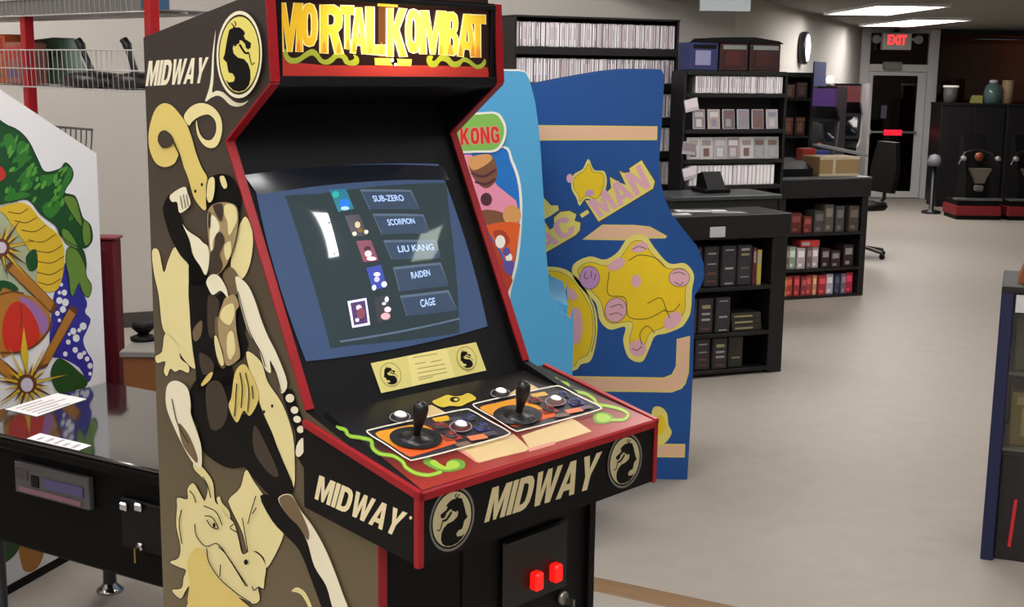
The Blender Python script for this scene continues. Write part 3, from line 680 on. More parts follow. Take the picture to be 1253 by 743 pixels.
# control panel
CX0, CX1 = -.006, .722
BOX = [(0, .98), (.335, 1.0505), (.335, .872), (0, .838)]
cp = MB().prism(BOX, CX0, CX1, m_blk).build('control_panel', mk)
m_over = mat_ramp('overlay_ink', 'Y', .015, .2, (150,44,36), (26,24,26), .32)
dn = V((0, .335, .0705)).normalized(); nn = V((0, -dn.z, dn.y))
cpl = MK.pl((0, 0, .98), tuple(nn))
tb = MB()
tb.extr([V((CX0-.001, .0, .982)), V((CX0-.001, -.004, .978)), V((CX0-.001, -.004, .964)), V((CX0-.001, .0, .962))], (CX1-CX0+.002, 0, 0), m_red)
for x0, x1 in ((CX0-.004, CX0+.008), (CX1-.008, CX1+.004)):
    tb.prism([(-.004, .979), (-.002, .983), (.333, 1.0535), (.333, 1.041), (0, .968), (-.003, .968)], x0, x1, m_red)
    tb.box(x0, x1+.004 if x0 < 0 else x1, -.004, .010, .834, .98, m_red, .002)
tb.build('edge_trim', cp, 'red edge trim')
c57 = lambda p: sc_(p, 5.714, 390, 460)
c50 = lambda p: sc_(p, 5.012, 560, 440)
qL = sm([(450.5,530),(457,525),(512,512.8),(565,501.5),(577,502.5),(599,515),(620.5,527),(619,533),(565,548),(510,562),(498,561),(474,545)], 4)
qR = sm([(580,497),(587,492.5),(632,482.5),(676,473),(688,474),(710,485.5),(733.5,497),(731,502),(686,514.5),(640,526),(629,526.5),(604,511)], 4)
fldL = sm(c57([(395,405),(500,372),(640,345),(740,345),(850,410),(965,462),(850,505),(690,555),(640,565),(600,545),(500,480)]), 3)
fldR = sm(c50([(135,295),(240,265),(380,235),(430,245),(520,300),(605,340),(520,370),(400,405),(340,410),(290,385),(200,335)]), 3)
orL = sm(c57([(520,490),(640,500),(850,440),(965,462),(850,505),(690,555),(640,565),(590,540)]), 3)
orR = sm(c50([(290,370),(380,370),(520,310),(605,340),(520,370),(400,405),(340,410)]), 3)
def sq(k, cx, cy, w, h): return k([(cx-w-h*.5, cy-h*.1), (cx+w-h*.5, cy-w*.35-h*.1), (cx+w+h*.5, cy-w*.2+h*.5), (cx-w+h*.5, cy+w*.15+h*.5)])
cellsL = [((214,168,40),860,300,55,36),((120,40,32),845,352,60,40),((150,58,44),930,428,60,44),((40,54,96),1040,300,50,40),((62,66,140),1145,360,45,44),((214,128,84),1110,428,60,36),((120,96,80),1010,475,50,30),((80,70,84),1200,400,40,30),((70,70,84),960,300,40,28)]
cellsR = [((214,168,80),500,215,45,24),((126,50,36),470,250,45,30),((150,60,44),560,310,45,34),((40,54,96),640,225,40,28),((66,66,140),730,262,40,34),((206,112,76),715,312,48,26),((112,88,80),640,340,40,22),((90,76,90),790,290,34,24)]
lime, limed = mat('ink_lime', (150,186,60), .4), mat('ink_green', (98,146,50), .4)
snkL = c57([(120,360),(185,378),(210,418),(290,432),(365,452),(378,505),(430,545),(520,560),(585,600),(610,640),(680,680),(770,695),(860,670)])
headL = sm(c57([(728,602),(770,572),(830,612),(885,640),(900,600),(960,580),(1020,602),(1015,645),(940,668),(880,672),(800,650)]), 3)
snkR = c50([(598,112),(618,138),(672,150),(690,188),(780,208),(835,242),(860,275),(920,285),(1000,305),(1045,335),(1020,368),(940,370)])
headR = sm(c50([(832,335),(870,320),(930,330),(960,360),(940,385),(890,395),(840,385)]), 3)
wingC = sm(c57([(790,182),(850,150),(900,130),(950,140),(1000,135),(1050,118),(1105,160),(1040,192),(990,215),(920,212),(860,222)]), 3)
parL = c50([(-15,548),(345,458),(440,545),(420,562),(250,602),(130,634),(60,575)])
parR = c50([(392,468),(700,362),(735,380),(822,440),(690,482),(560,520),(450,560)])
parch, pink = mat('ink_parchment', (206,180,132), .4), mat('ink_salmon', (206,138,122), .4)
patL, patR = c57([(705,222),(790,203),(885,255),(775,292),(640,330)]), c50([(300,225),(420,135),(520,190),(440,230)])
orange, amber = mat('ink_orange', (214,92,38), .4), mat('ink_amber', (220,150,40), .4)
whiteo = mat('ink_outline', (228,222,208), .4)
ov = [(cpl, None)]
pC = [cpl.fr.loc(EYE)]
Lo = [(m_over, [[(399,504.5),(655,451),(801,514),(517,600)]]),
      (parch, [parL, parR, patL, patR]), (pink, [c50([(0,545),(60,570),(130,634),(110,630),(40,580),(0,560)]), c50([(430,548),(590,500),(600,520),(440,566)])]),
      (limed, [s for s in stroke(snkL, 5.2)+stroke(snkR, 4.4)]+[headL, headR]), (lime, [s for s in stroke(snkL, 3.2)+stroke(snkR, 2.8)]+[sm([( (x-p[0])*.7+p[0], (y-p[1])*.7+p[1]) for x, y in h], 1) for h, p in ((headL, (546,569)), (headR, (738,511)))]),
      (mat('ink_wings', (206,184,66), .4), [wingC]), (ink, [el(556.5,489,6,3.4)]+outlined(wingC, .8)), (gold, [el(558,489,2.6,1.5)]),
      (mat('ink_charcoal', (44,42,50), .4), [qL, qR]), (amber, [fldL, fldR]), (orange, [orL, orR])]
for i in range(9):
    for k, cl in ((c57, cellsL), (c50, cellsR)):
        if i < len(cl): c, x, y, w, h = cl[i]; Lo.append((mat('cell_%d_%d_%d' % c, c, .4), [sq(k, x, y, w, h)]))
Lo += [(whiteo, stroke(qL, 1.5, True, False)+stroke(qR, 1.4, True, False)),
       (mat('ink_disc', (30,32,36), .3), [el(509,535.5,32.5,13.2,36,.06), el(633.5,507.5,30,12,36,.02)])]
for P in ((489.4,510.2,13,6.6),(563.7,521.8,14,7),(612.5,481.2,12.5,5.8),(679.8,490.8,13,6)): Lo.append((mat('ink_ring', (150,150,156), .4), [el(*P[:2], *P[2:])])); Lo.append((m_over, [el(P[0], P[1], P[2]*.9, P[3]*.88)]))
art('overlay', cp, cpl, Lo, base=.0008, step=.00022, label='printed overlay with orange fields and green dragons')
def knob(px_, py_, top, name='joystick'):
    P = cpl.px(px_, py_, .004); 
    j = MB().lathe([(.036, 0), (.036, .003), (.02, .006), (.010, .010)], P, nn, mat('dust_washer', (22,22,24), .35)).build(name, mk, 'black bat-handled joystick')
    MB().lathe([(.0075, .008), (.0075, .022), (.0105, .033), (.0150, .055), (.0158, .066), (.0140, .076), (.008, .0815), (.001, .083)], P, nn, mat('stick_black', (14,14,15), .3), 20).build('handle', j)
knob(509, 538, 0); knob(634, 510, 0)
m_btn = mat('button_white', (245,244,240), .3, emit=.5)
def button(x, y, m, r, lab=None, h=.008):
    P = cpl.px(x, y, .003)
    b = MB().lathe([(r*1.25, 0), (r*1.25, .004), (r*1.02, .007), (r, .006)], P, nn, mat('button_ring_%s' % m.name, (60,60,64), .4) if m is not m_btn else mat('ring_white', (200,200,204), .4)).build('button', mk, lab)
    MB().lathe([(r*.98, .004), (r*.95, h), (r*.7, h+.002), (.001, h+.003)], P, nn, m).build('plunger', b)
for x, y in ((563.7,521.5),(679.8,490.4)): button(x, y, m_btn, .0115, 'lit white button')
for x, y in ((489.6,510),(612.6,481)): button(x, y, m_btn, .0115, 'white start button')
m_bb, m_br = mat('button_blue', (34,42,96), .3), mat('button_red', (110,32,28), .3)
for x, y, m, l in ((536.5,523,m_br,'dark red button'),(552,534,m_br,'dark red button'),(575,513,m_bb,'dark blue button'),(590,523.5,m_bb,'dark blue button'),(654,492,m_br,'dark red button'),(671,502,m_br,'dark red button'),(688,484.5,m_bb,'dark blue button'),(704,493,m_bb,'dark blue button')):
    button(x, y, m, .0105, l, .008)
fp = MK.pl((0, 0, .9), (0, 1, 0))
Lf = [(mat('ink_ivory', (205,192,150), .4), block('MIDWAY', (592.5,640), (731,595.5), (597.5,599), (737,552.5), .2))]
Lf += emblem(553, 635.5, (23.6, -7.2), (0, -33.2), mat('ring_grey', (110,108,104), .4), ink, mat('ink_bone', (186,176,138), .4), ink, flip=True)
Lf += emblem(764.5, 564, (18.0, -5.4), (0, -28.2), mat('ring_grey', (110,108,104), .4), ink, mat('ink_bone', (186,176,138), .4), ink, flip=True)
art('front_lettering', cp, fp, Lf, base=.0006, label='cream lettering and two dragon emblems on black')
lp_ = MK.pl((CX0, 0, .9), (1, 0, 0))
c37 = lambda x, y: (x/3.714+370, y/3.714+500)
art('side_lettering', cp, lp_, [(mat('ink_ivory2', (236,222,180), .4), block('MIDWAY', c37(55,410), c37(442,590), c37(62,296), c37(478,476), .2)+[el(*c37(492,497), 1.8, 2.2)])], label='cream lettering on black')
# lower front
MB().box(.02, W-.02, .132, .148, .02, .87, m_blk).build('front_panel', mk)
cdoor = MB().box(.24, .60, .127, .133, .12, .80, mat('coin_door', (9,9,10), .5, spec=.2), .003).build('coin_door', mk)
MB().box(.35, .56, .112, .124, .60, .76, mat('coin_plate', (15,14,15), .4), .006).build('coin_plate', cdoor)
lp2 = MK.pl((0, .118, .7), (0, 1, 0))
for x, y in ((650.5,708.5),(674,698.5)):
    P = lp2.px(x, y)
    MB().box(P.x-.013, P.x+.013, .09, .116, P.z-.021, P.z+.021, mat('reject_red', (200,20,16), .3, emit=.75, ecol=(255,26,20)), .005).build('coin_return_button', cdoor, 'glowing red coin return button')
P = lp2.px(690, 732)
MB().lathe([(.016, 0), (.016, .006), (.01, .01), (.001, .011)], (P.x, .123, P.z), (0, -1, 0), mat('lock_steel', (150,148,145), .3, metal=.9)).box(P.x-.003, P.x+.003, .088, .113, P.z-.012, P.z+.004, mat('lock_steel', (0,0,0))).build('lock', cdoor, 'silver lock with key')
MB().prism([(.13, 0), (.87, 0), (.87, .02), (.13, .02)], .02, W-.02, m_blk).build('bottom_panel', mk)
# ================================================================== light blue and dark blue cabinets standing behind
def simple_cabinet(root, prof, Wd, m_s, m_body, edge, marquee, screen, panel, low, m_edge=None, m_mq=None, stick=True):
    """upright cabinet: two shaped sides, a body between them, sign, screen, control panel and coin door"""
    sides = []
    for x0, x1 in ((0, .019), (Wd-.019, Wd)):
        s = MB().prism(prof, x0, x1, m_s).build('side_panel', root); sides.append(s)
        if m_edge:
            tb = MB()
            for i in edge:
                (y0, z0), (y1, z1) = prof[i], prof[(i+1) % len(prof)]
                dd = V((0, y1-y0, z1-z0)).normalized(); nr = V((0, -dd.z, dd.y))
                if m_edge[1] < 0: nr = -nr
                tb.extr([V((x0-.0006, y0, z0)), V((x0-.0006, y1, z1)), V((x0-.0006, y1, z1))+nr*.005, V((x0-.0006, y0, z0))+nr*.005], (x1-x0+.0012, 0, 0), m_edge[0])
            tb.build('edge_trim', s)
    a, b = .019, Wd-.019
    def slab(nm, p, q, t, m):
        d = V((0, q[0]-p[0], q[1]-p[1])).normalized(); n = V((0, -d.z, d.y))
        if n.y < 0: n = -n
        P = [V((a, *p)), V((a, *q)), V((a, *q))+n*t, V((a, *p))+n*t]
        return MB().extr(P, (b-a, 0, 0), m).build(nm, root)
    slab('lit_sign', *marquee, .02, m_mq or m_body)
    sc = slab('bezel', *screen, .02, mat('bezel_black', (0,0,0)))
    d = V((0, screen[1][0]-screen[0][0], screen[1][1]-screen[0][1])); n = V((0, -d.z, d.y)).normalized()
    if n.y > 0: n = -n
    c = V((Wd/2, *screen[0]))+d*.5; w2 = Wd*.36; h2 = d.length*.36; du = d.normalized()
    mb = MB(); vs = [c+V((w2*i/4, 0, 0))+du*(h2*j/4)+n*(.004+.016*(1-(i/4)**2)*(1-(j/4)**2)) for j in range(-4, 5) for i in range(-4, 5)]
    mb.add(vs, [(j*9+i, j*9+i+1, (j+1)*9+i+1, (j+1)*9+i) for j in range(8) for i in range(8)], mat('dark_tube', (16,20,26), .1), True)
    mb.build('screen', sc)
    cpn = slab('control_panel', *panel, .03, m_body)
    if stick:
        p0, p1 = V((Wd/2, *panel[0])), V((Wd/2, *panel[1])); pd = (p1-p0); nn2 = V((0, -pd.z, pd.y)).normalized()
        if nn2.z < 0: nn2 = -nn2
        j = MB().lathe([(.02, 0), (.006, .006), (.006, .05)], p0+pd*.5, nn2, m_blk, 10).lathe([(.002, .045), (.014, .052), (.017, .062), (.012, .074), (.001, .078)], p0+pd*.5, nn2, mat('ball_red', (170,24,30), .3), 12).build('joystick', root)
    f0 = slab('front_panel', *low, .02, m_body)
    y = low[0][0]
    MB().box(Wd/2-.15, Wd/2+.15, y-.012, y, .2, .62, mat('coin_door', (0,0,0)), .005).box(Wd/2-.09, Wd/2-.05, y-.02, y-.011, .48, .54, m_br, .003).box(Wd/2+.05, Wd/2+.09, y-.02, y-.011, .48, .54, m_br, .003).build('coin_door', f0)
    yb = max(p[0] for p in prof); zt = max(p[1] for p in prof if abs(p[0]-yb) < .02)
    MB().box(a, b, yb-.02, yb-.001, .02, zt-.002, m_body).build('back_panel', root)
    return sides

# ---- dark blue cabinet
YM = 5.45
P = at_y(841, 587, YM); MS = Frame((P.x+.0, YM, 0), (0, 1))
ms = thing('arcade_cabinet', 'dark blue arcade cabinet with peach stripes and pink lettering on its side', 'arcade cabinet', MS)
m_navy, m_navyb = mat('side_blue', (8,80,154), .4), mat('body_navy', (12,22,44), .4)
mpx = [(841,585),(845,520),(848.5,440),(850,362),(858,350),(862,338),(861,322),(852,300),(838,283),(822,262),(813,242),(808,220),(806.5,195),(809,165),(811,130),(813,92),(809,85),(790,84.2),(770,84.5),(745,87),(715,92),(685,97.5),(655,103.5)]
mp = []
for x, y in mpx:
    q = MS.loc(at_y(x, y, YM)); mp.append((q.y, max(q.z, 0)))
mp[0] = (mp[0][0], 0.0)
mprof = mp+[(mp[0][0]+.80, mp[-1][1]-.03), (mp[0][0]+.80, 0)]
ms_s = simple_cabinet(ms, mprof, .60, m_navy, m_navyb, range(0, 0), ((mp[15][0]+.02, mp[15][1]-.02), (mp[13][0]+.02, mp[13][1])), ((mp[9][0]+.06, mp[9][1]+.03), (mp[12][0]+.18, mp[12][1])),
               ((mp[5][0]+.01, mp[5][1]+.02), (mp[9][0]+.06, mp[9][1]+.01)), ((mp[2][0]+.03, .03), (mp[3][0]+.03, mp[3][1])), m_mq=mat('sign_blue', (40,70,150), .4, emit=.5), stick=False)
msl = MS.pl((0, 0, 1), (1, 0, 0))
peach, peache, pinkl, lemon, cyel = mat('ink_peach', (242,196,160), .4), mat('ink_edge', (236,212,126), .4), mat('ink_pink', (236,180,194), .4), mat('ink_lemon', (250,212,26), .4), mat('ink_butter', (244,228,118), .4)
mauve, brn = mat('ink_mauve', (208,156,210), .4), mat('ink_line', (86,58,36), .4)
m65 = lambda p: sc_(p, 6.459, 655, 185)
m43 = lambda p: sc_(p, 4.371, 655, 280)
ribbon = [(655,153),(804.5,154.5),(804,171.5),(655,172)]; ribbon_i = [(655,154.8),(803.5,156.2),(803,169.5),(655,169.7)]
rib2 = m65([(370,700),(530,580),(780,583),(905,595),(1042,670),(1030,690),(900,692),(720,706)])
rib2i = m65([(400,690),(535,592),(780,595),(900,606),(1000,665),(890,682),(720,694)])
stripe = [(828,415),(844.5,411),(843,456),(839,470),(834,476),(822,480.5),(655,478),(655,459.5),(812,462),(822,458),(827,448)]
stripei = [(830,416),(843,412.5),(841.3,456),(837,468),(832,473.5),(821,478.2),(655,475.5),(655,462),(813,464.5),(824,460),(829,449)]
low_s = [(795,543),(838.5,543.5),(838,560),(795,559.5)]
manb = m65([(393,388),(500,558),(930,297),(945,240),(840,72),(742,138),(752,166),(700,172),(664,156),(716,268),(650,240),(588,203),(600,290),(560,330),(520,390)])
pacb = m65([(30,575),(75,560),(115,622),(150,600),(148,525),(198,480),(270,472),(325,500),(310,550),(357,565),(352,625),(322,662),(180,745),(75,805),(30,800)])
pacb2 = m65([(40,350),(60,360),(125,430),(178,428),(188,465),(120,512),(40,555)])
splash = sm(m65([(285,290),(300,190),(375,140),(420,62),(465,148),(545,160),(565,250),(535,360),(490,400),(400,375),(350,432),(325,370)]), 4)
splash_i = sm(m65([(305,285),(320,205),(385,160),(425,100),(452,165),(528,180),(540,250),(512,345),(470,375),(400,350),(352,400),(345,350)]), 4)
spot = [el(655+x/6.459, 185+y/6.459, r/6.459, r2/6.459, 14) for x, y, r, r2 in ((272,215,26,36),(430,330,34,26))]
blob = sm(m43([(500,45),(585,35),(640,105),(715,185),(800,185),(848,245),(838,330),(832,440),(805,500),(775,530),(700,560),(640,575),(610,640),(570,712),(500,690),(470,600),(480,525),(400,540),(345,490),(325,400),(270,345),(205,260),(205,190),(290,148),(370,165),(440,125)]), 4)
blob_i = sm(m43([(515,75),(575,70),(620,130),(700,210),(790,215),(815,260),(800,340),(800,430),(760,490),(680,530),(610,560),(575,650),(530,665),(505,600),(520,500),(410,505),(372,470),(352,390),(300,330),(235,250),(240,205),(300,180),(380,200),(460,150)]), 4)
petal = [el(655+x/4.371, 280+y/4.371, a/4.371, b/4.371, 18, r) for x, y, a, b, r in ((770,262,56,48,0),(430,435,58,66,.3),(290,262,54,62,0),(560,100,46,26,-.3),(435,190,50,28,-.5),(548,640,46,44,.2),(735,490,36,56,.8),(540,280,26,34,0))]
swirl = [m43(p) for p in ([(270,230),(262,260),(285,268)],[(300,225),(300,262)],[(325,240),(315,275)],[(735,240),(770,232),(800,245)],[(745,285),(775,300),(790,285)],[(400,420),(450,405),(470,425)],[(395,460),(440,450),(465,465)],[(520,110),(555,95),(595,108)],[(690,440),(740,440),(775,400)],[(640,560),(600,520),(560,560),(570,620)],[(520,640),(545,650),(570,630)],[(395,230),(390,350),(480,370),(500,470),(600,480),(700,430)],[(600,400),(670,370),(700,430),(720,480)],[(500,170),(560,140),(650,160),(700,210)])]
ban = sm(m43([(40,212),(130,208),(205,245),(275,335),(325,440),(330,570),(300,700),(245,725),(200,760),(30,740),(30,300)]), 4)
ban_i = sm(m43([(50,235),(125,232),(190,268),(255,350),(300,445),(305,570),(280,670),(235,695),(190,740),(50,720),(50,300)]), 4)
petal2 = [el(655+x/4.371, 280+y/4.371, a/4.371, b/4.371, 18, r) for x, y, a, b, r in ((215,520,38,100,.0),(190,350,40,26,.7))]
flower = sm([(798,502),(808,498),(816,506),(818,520),(822,530),(814,542),(804,544),(797,535)], 4)
art('side_artwork', ms_s[0], msl, [
    (peache, [ribbon, rib2, stripe, low_s]), (peach, [ribbon_i, rib2i, stripei, [(795,545.5),(836.5,545.7),(836,557.5),(795,557.2)]]),
    (brn, outlined(manb, 2.2)+outlined(pacb, 2.2)), (cyel, [manb, pacb, pacb2, splash, blob, ban, flower]+stroke(m65([(360,515),(420,475)]), 5)),
    (pinkl, block('MAN', *m65([(512,528),(915,283),(412,405),(828,100)]), gap=.06)+block('PAC', *m65([(-85,890),(330,635),(-175,755),(248,500)]), gap=.06)),
    (brn, outlined(splash_i, 1.0)+outlined(blob_i, 1.0)+outlined(ban_i, 1.0)), (lemon, [splash_i, blob_i, ban_i, el(808,520,6,12)]),
    (mauve, petal[2:3]+spot[1:]), (pinkl, petal[:2]+petal[3:]+petal2+spot[:1]), (brn, [s for p in swirl for s in stroke(p, .9)]+[s for p in petal[:3] for s in outlined(p, .6)]+stroke(m43([(275,345),(310,430),(320,560),(300,660)]), .9)),
    ], label='peach stripes, yellow and pink abstract shapes and lettering')

# ---- light blue cabinet
YD = 4.55
P = at_y(702, 461, YD); DK = Frame((P.x, YD, 0), (0, 1))
dk = thing('arcade_cabinet', 'light blue arcade cabinet with a green KONG oval on its side', 'arcade cabinet', DK)
m_sky, m_wht = mat('side_sky', (74,156,204), .4), mat('trim_white', (226,228,220), .4)
dpx = [(699,585),(700,470),(702,405),(701,376),(699,392),(682,374),(673,360),(668.5,310),(667,280),(665,240),(662,190),(659,155),(655,125),(648,98),(643,88.5),(634,87)]
dp = []
for x, y in dpx:
    q = DK.loc(at_y(x, y, YD)); dp.append((q.y, q.z))
dp = [(dp[0][0], 0.0)]+dp[1:]
dprof = dp+[(dp[2][0]+.55, dp[-1][1]-.0), (dp[2][0]+.72, dp[-1][1]-.12), (dp[2][0]+.72, 0)]
dk_s = simple_cabinet(dk, dprof, .58, m_sky, m_sky, range(13, 17), ((dp[14][0]+.03, dp[14][1]-.02), (dp[11][0]+.03, dp[11][1])), ((dp[6][0]+.06, dp[6][1]+.03), (dp[10][0]+.14, dp[10][1])),
               ((dp[3][0]+.015, dp[3][1]+.0), (dp[6][0]+.06, dp[6][1]+.01)), ((dp[1][0]+.03, .03), (dp[2][0]+.03, dp[2][1])), m_edge=(m_wht, 1), m_mq=mat('sign_red', (150,40,40), .4, emit=.4), stick=False)
dsl = DK.pl((0, 0, 1), (1, 0, 0))
d33 = lambda p: sc_(p, 3.377, 550, 130)
oval = sm(d33([(190,24),(222,52),(236,98),(224,152),(190,188),(110,192),(-60,196),(-130,180),(-165,110),(-130,50),(-60,34),(110,26)]), 4)
oval_i = sm(d33([(185,32),(213,58),(226,98),(215,146),(184,179),(110,183),(-60,187),(-122,172),(-153,110),(-122,58),(-60,43),(110,35)]), 4)
fldp = [(228,165),(262,222),(290,300),(301,400),(297,520),(284,640),(255,760),(232,820),(120,560),(40,340),(0,190),(80,192)]
artf, artf_i = sm(d33(fldp), 4), sm(d33([(222,172),(252,228),(279,303),(290,400),(286,520),(273,636),(246,745),(228,790),(125,560),(48,340),(12,196),(80,196)]), 4)
kong = block('KONG', *d33([(46,160),(208,152),(44,92),(203,82)]), gap=.12)
g_ = mat('ink_leaf', (122,178,80), .4)
art('side_artwork', dk_s[0], dsl, [
    (m_wht, [artf]), (mat('ink_azure', (26,110,190), .4), [artf_i]),
    (mat('ink_orchid', (222,140,170), .4), [d33([(20,200),(90,200),(150,270),(200,330),(275,390),(284,430),(160,470),(150,560),(60,350)])]),
    (mat('ink_umber', (120,78,56), .4), [sm(d33([(85,215),(165,198),(195,250),(190,310),(150,340),(110,310),(85,265)]), 4), sm(d33([(135,430),(220,440),(230,480),(150,490)]), 4)]),
    (mat('ink_sand', (206,150,92), .4), [sm(d33([(80,215),(160,198),(172,225),(100,265)]), 4), el(550+258/3.377, 130+450/3.377, 11, 12)]),
    (mat('ink_plum', (78,40,56), .4), stroke(d33([(90,275),(140,290),(192,262)]), 3)+stroke(d33([(105,312),(150,322),(190,300)]), 3)+[el(550+152/3.377, 130+385/3.377, 7, 8)]),
    (orange, [sm(d33([(160,490),(280,480),(287,520),(275,600),(255,680),(215,600),(175,540)]), 4)]), (mat('ink_rust', (170,60,40), .4), [sm(d33([(180,520),(225,515),(250,560),(215,580)]), 4), d33([(150,560),(185,560),(262,720),(232,790)])]),
    (white_ink, [el(550+210/3.377, 130+560/3.377, 6, 8), el(550+246/3.377, 130+625/3.377, 4, 5)]), (mat('ink_violet', (90,80,160), .4), [el(550+235/3.377, 130+600/3.377, 4.5, 5.5), sm(d33([(220,650),(262,640),(258,690),(235,690)]), 4)]),
    (m_wht, [oval]), (g_, [oval_i]), (mat('ink_peachy', (206,160,130), .4), rims(kong, 1.8)),
    (mat('ink_scarlet', (206,40,48), .4), kong),
    ], label='green oval with red KONG lettering over colourful abstract shapes')

# ---- white cabinet at the left edge
dW = V((.30, .954, 0)).normalized(); mW = V((dW.y, -dW.x, 0))
PW = V((-1.676, 4.07, 0)); WW = .62
WH = Frame(PW-mW*WW-dW*.25, (mW.x, mW.y))
wh = thing('arcade_cabinet', 'white arcade cabinet with green and yellow painted side at the left edge', 'arcade cabinet', WH)
m_whs, m_whb = mat('side_white', (236,234,236), .4), mat('body_black', (20,18,20), .45)
wp = [(0, 0), (0, .86), (-.12, .92), (-.12, 1.0), (.12, 1.09), (.19, 1.42), (.05, 1.5), (.05, 1.735), (.3, 1.7)]
y1 = .25+.631
wprof = wp+[(y1, 1.428), (y1, 0)]
wh_s = simple_cabinet(wh, wprof, WW, m_whs, m_whb, range(0, 0), ((.07, 1.71), (.07, 1.52)), ((.15, 1.1), (.24, 1.42)), ((-.1, .97), (.15, 1.06)), ((.02, .03), (.02, .86)), m_mq=mat('sign_green', (60,120,50), .4, emit=.4))
MB().box(0, WW+.004, -.004, y1+.004, 0, .03, m_blk).build('plinth', wh)
whl = WH.pl((WW, 0, 1), (1, 0, 0))
w43 = lambda p: sc_(p, 4.37, 0, 130)
w41 = lambda p: sc_(p, 4.128, 0, 300)
w24 = lambda p: sc_(p, 2.477, 0, 120)
g1, g2, g3 = mat('ink_forest', (30,76,28), .4), mat('ink_grass', (56,124,40), .4), mat('ink_moss', (104,138,50), .4)
sun, plank, plankd, royal = mat('ink_sun', (222,186,40), .4), mat('ink_plank', (178,118,36), .4), mat('ink_bark', (104,60,26), .4), mat('ink_royal', (46,42,150), .4)
vine = sm(w43([(-40,95),(45,105),(105,135),(155,190),(200,280),(240,350),(320,335),(350,302),(385,335),(388,385),(345,460),(402,482),(430,560),(445,600),(485,640),(492,720),(440,760),(330,700),(300,640),(220,580),(150,500),(40,515),(-40,490)]), 4)
leaves = [sm(w43(p), 4) for p in ([(20,160),(60,150),(90,210),(60,260),(30,220)],[(100,190),(140,200),(150,270),(110,330),(90,260)],[(140,330),(175,350),(170,430),(110,450)],[(300,500),(370,330),(384,370),(340,470)],[(225,540),(290,500),(330,530),(270,600)],[(30,480),(120,460),(160,480),(40,510)],[(210,380),(300,360),(320,340),(260,430)])]
random.seed(5)
spk, spk2 = [], []
for _ in range(70):
    t_ = random.random(); px_ = 10+85*t_+random.uniform(-9, 9); py_ = (163 if t_ < .35 else 150+75*t_)+random.uniform(0, 75)*(1-.35*t_)
    (spk if _ % 2 else spk2).append(el(px_, py_, random.uniform(1.2, 2.6), random.uniform(3.5, 7), 8, random.uniform(.1, 1.0)))
def inside(p, poly):
    c = False; n_ = len(poly)
    for i in range(n_):
        (xa, ya), (xb, yb) = poly[i], poly[i-1]
        if (ya > p[1]) != (yb > p[1]) and p[0] < (xb-xa)*(p[1]-ya)/(yb-ya)+xa: c = not c
    return c
spk = [q for q in spk if all(inside(c, vine) for c in q)]; spk2 = [q for q in spk2 if all(inside(c, vine) for c in q)]
leaves2 = [sm(w43(p), 4) for p in ([(340,490),(400,490),(425,560),(440,640),(400,600)],[(450,610),(480,640),(485,720),(455,745),(440,680)],[(330,660),(370,670),(420,760),(350,730)])]
claw = sm(w24([(205,455),(235,462),(258,510),(262,540),(278,570),(268,605),(248,585),(240,560),(222,600),(212,585),(208,540),(200,500)]), 4)
clawb = sm(w24([(215,465),(248,455),(262,490),(258,528),(222,530),(212,500)]), 3)
belly_w = sm(w24([(0,335),(75,318),(130,375),(185,425),(195,500),(178,575),(140,588),(112,560),(112,500),(75,440),(20,360)]), 4)
bands = [w24(p) for p in ([(25,345),(60,350),(85,335)],[(45,372),(80,378),(112,362)],[(65,400),(105,405),(140,385)],[(85,430),(130,436),(170,412)],[(105,462),(150,468),(190,446)],[(112,495),(155,500),(194,480)],[(112,528),(155,535),(192,515)],[(115,558),(150,566),(184,548)])]
splashb = sm(w41([(350,50),(388,110),(400,200),(440,290),(430,340),(458,375),(440,430),(420,480),(440,540),(470,590),(462,670),(440,690),(400,620),(320,575),(260,560),(250,470),(262,340),(275,240)]), 3)
random.seed(3)
foam = [el(x/4.128, 300+y/4.128, r/4.128, r/4.128*1.1, 9) for x, y, r in ((300,280,16),(325,240,14),(330,290,18),(318,325,16),(290,345,12),(300,240,9),(370,435,16),(385,470,18),(345,490,12),(420,410,18),(400,430,10),(380,530,14),(405,560,16),(330,550,12),(440,575,12),(455,610,14),(425,545,10),(310,200,9),(440,330,10),(300,380,9),(350,450,8),(455,650,9))]
dome = sm(w41([(15,470),(18,380),(55,300),(105,288),(160,340),(200,430),(185,495),(120,530),(40,535)]), 4)
cres = sm(w41([(95,262),(160,278),(215,330),(245,395),(225,450),(200,430),(165,345),(110,290)]), 4)
rim = stroke(w41([(0,250),(60,235),(120,245)]), 2)+stroke(w41([(262,380),(240,440),(170,510),(100,540),(0,545)]), 2.4)
pl1, pl2 = w41([(22,112),(62,68),(292,305),(268,352)]), w41([(358,300),(396,330),(238,615),(175,640)])
pl3 = w41([(-60,600),(-10,560),(90,650),(60,690)])
def star(cx, cy, n, r0, r1, ph, sy=1.0):
    out = []
    for i in range(n):
        a = ph+2*math.pi*i/n; rr = r1*(1 if i % 2 else .62)
        out.append([(cx+r0*math.cos(a-.5), cy+r0*sy*math.sin(a-.5)), (cx+rr*math.cos(a), cy+rr*sy*math.sin(a)), (cx+r0*math.cos(a+.5), cy+r0*sy*math.sin(a+.5))])
    return out
leafb = sm(w41([(255,650),(290,575),(340,590),(400,640),(445,690),(400,745),(300,750)]), 4)
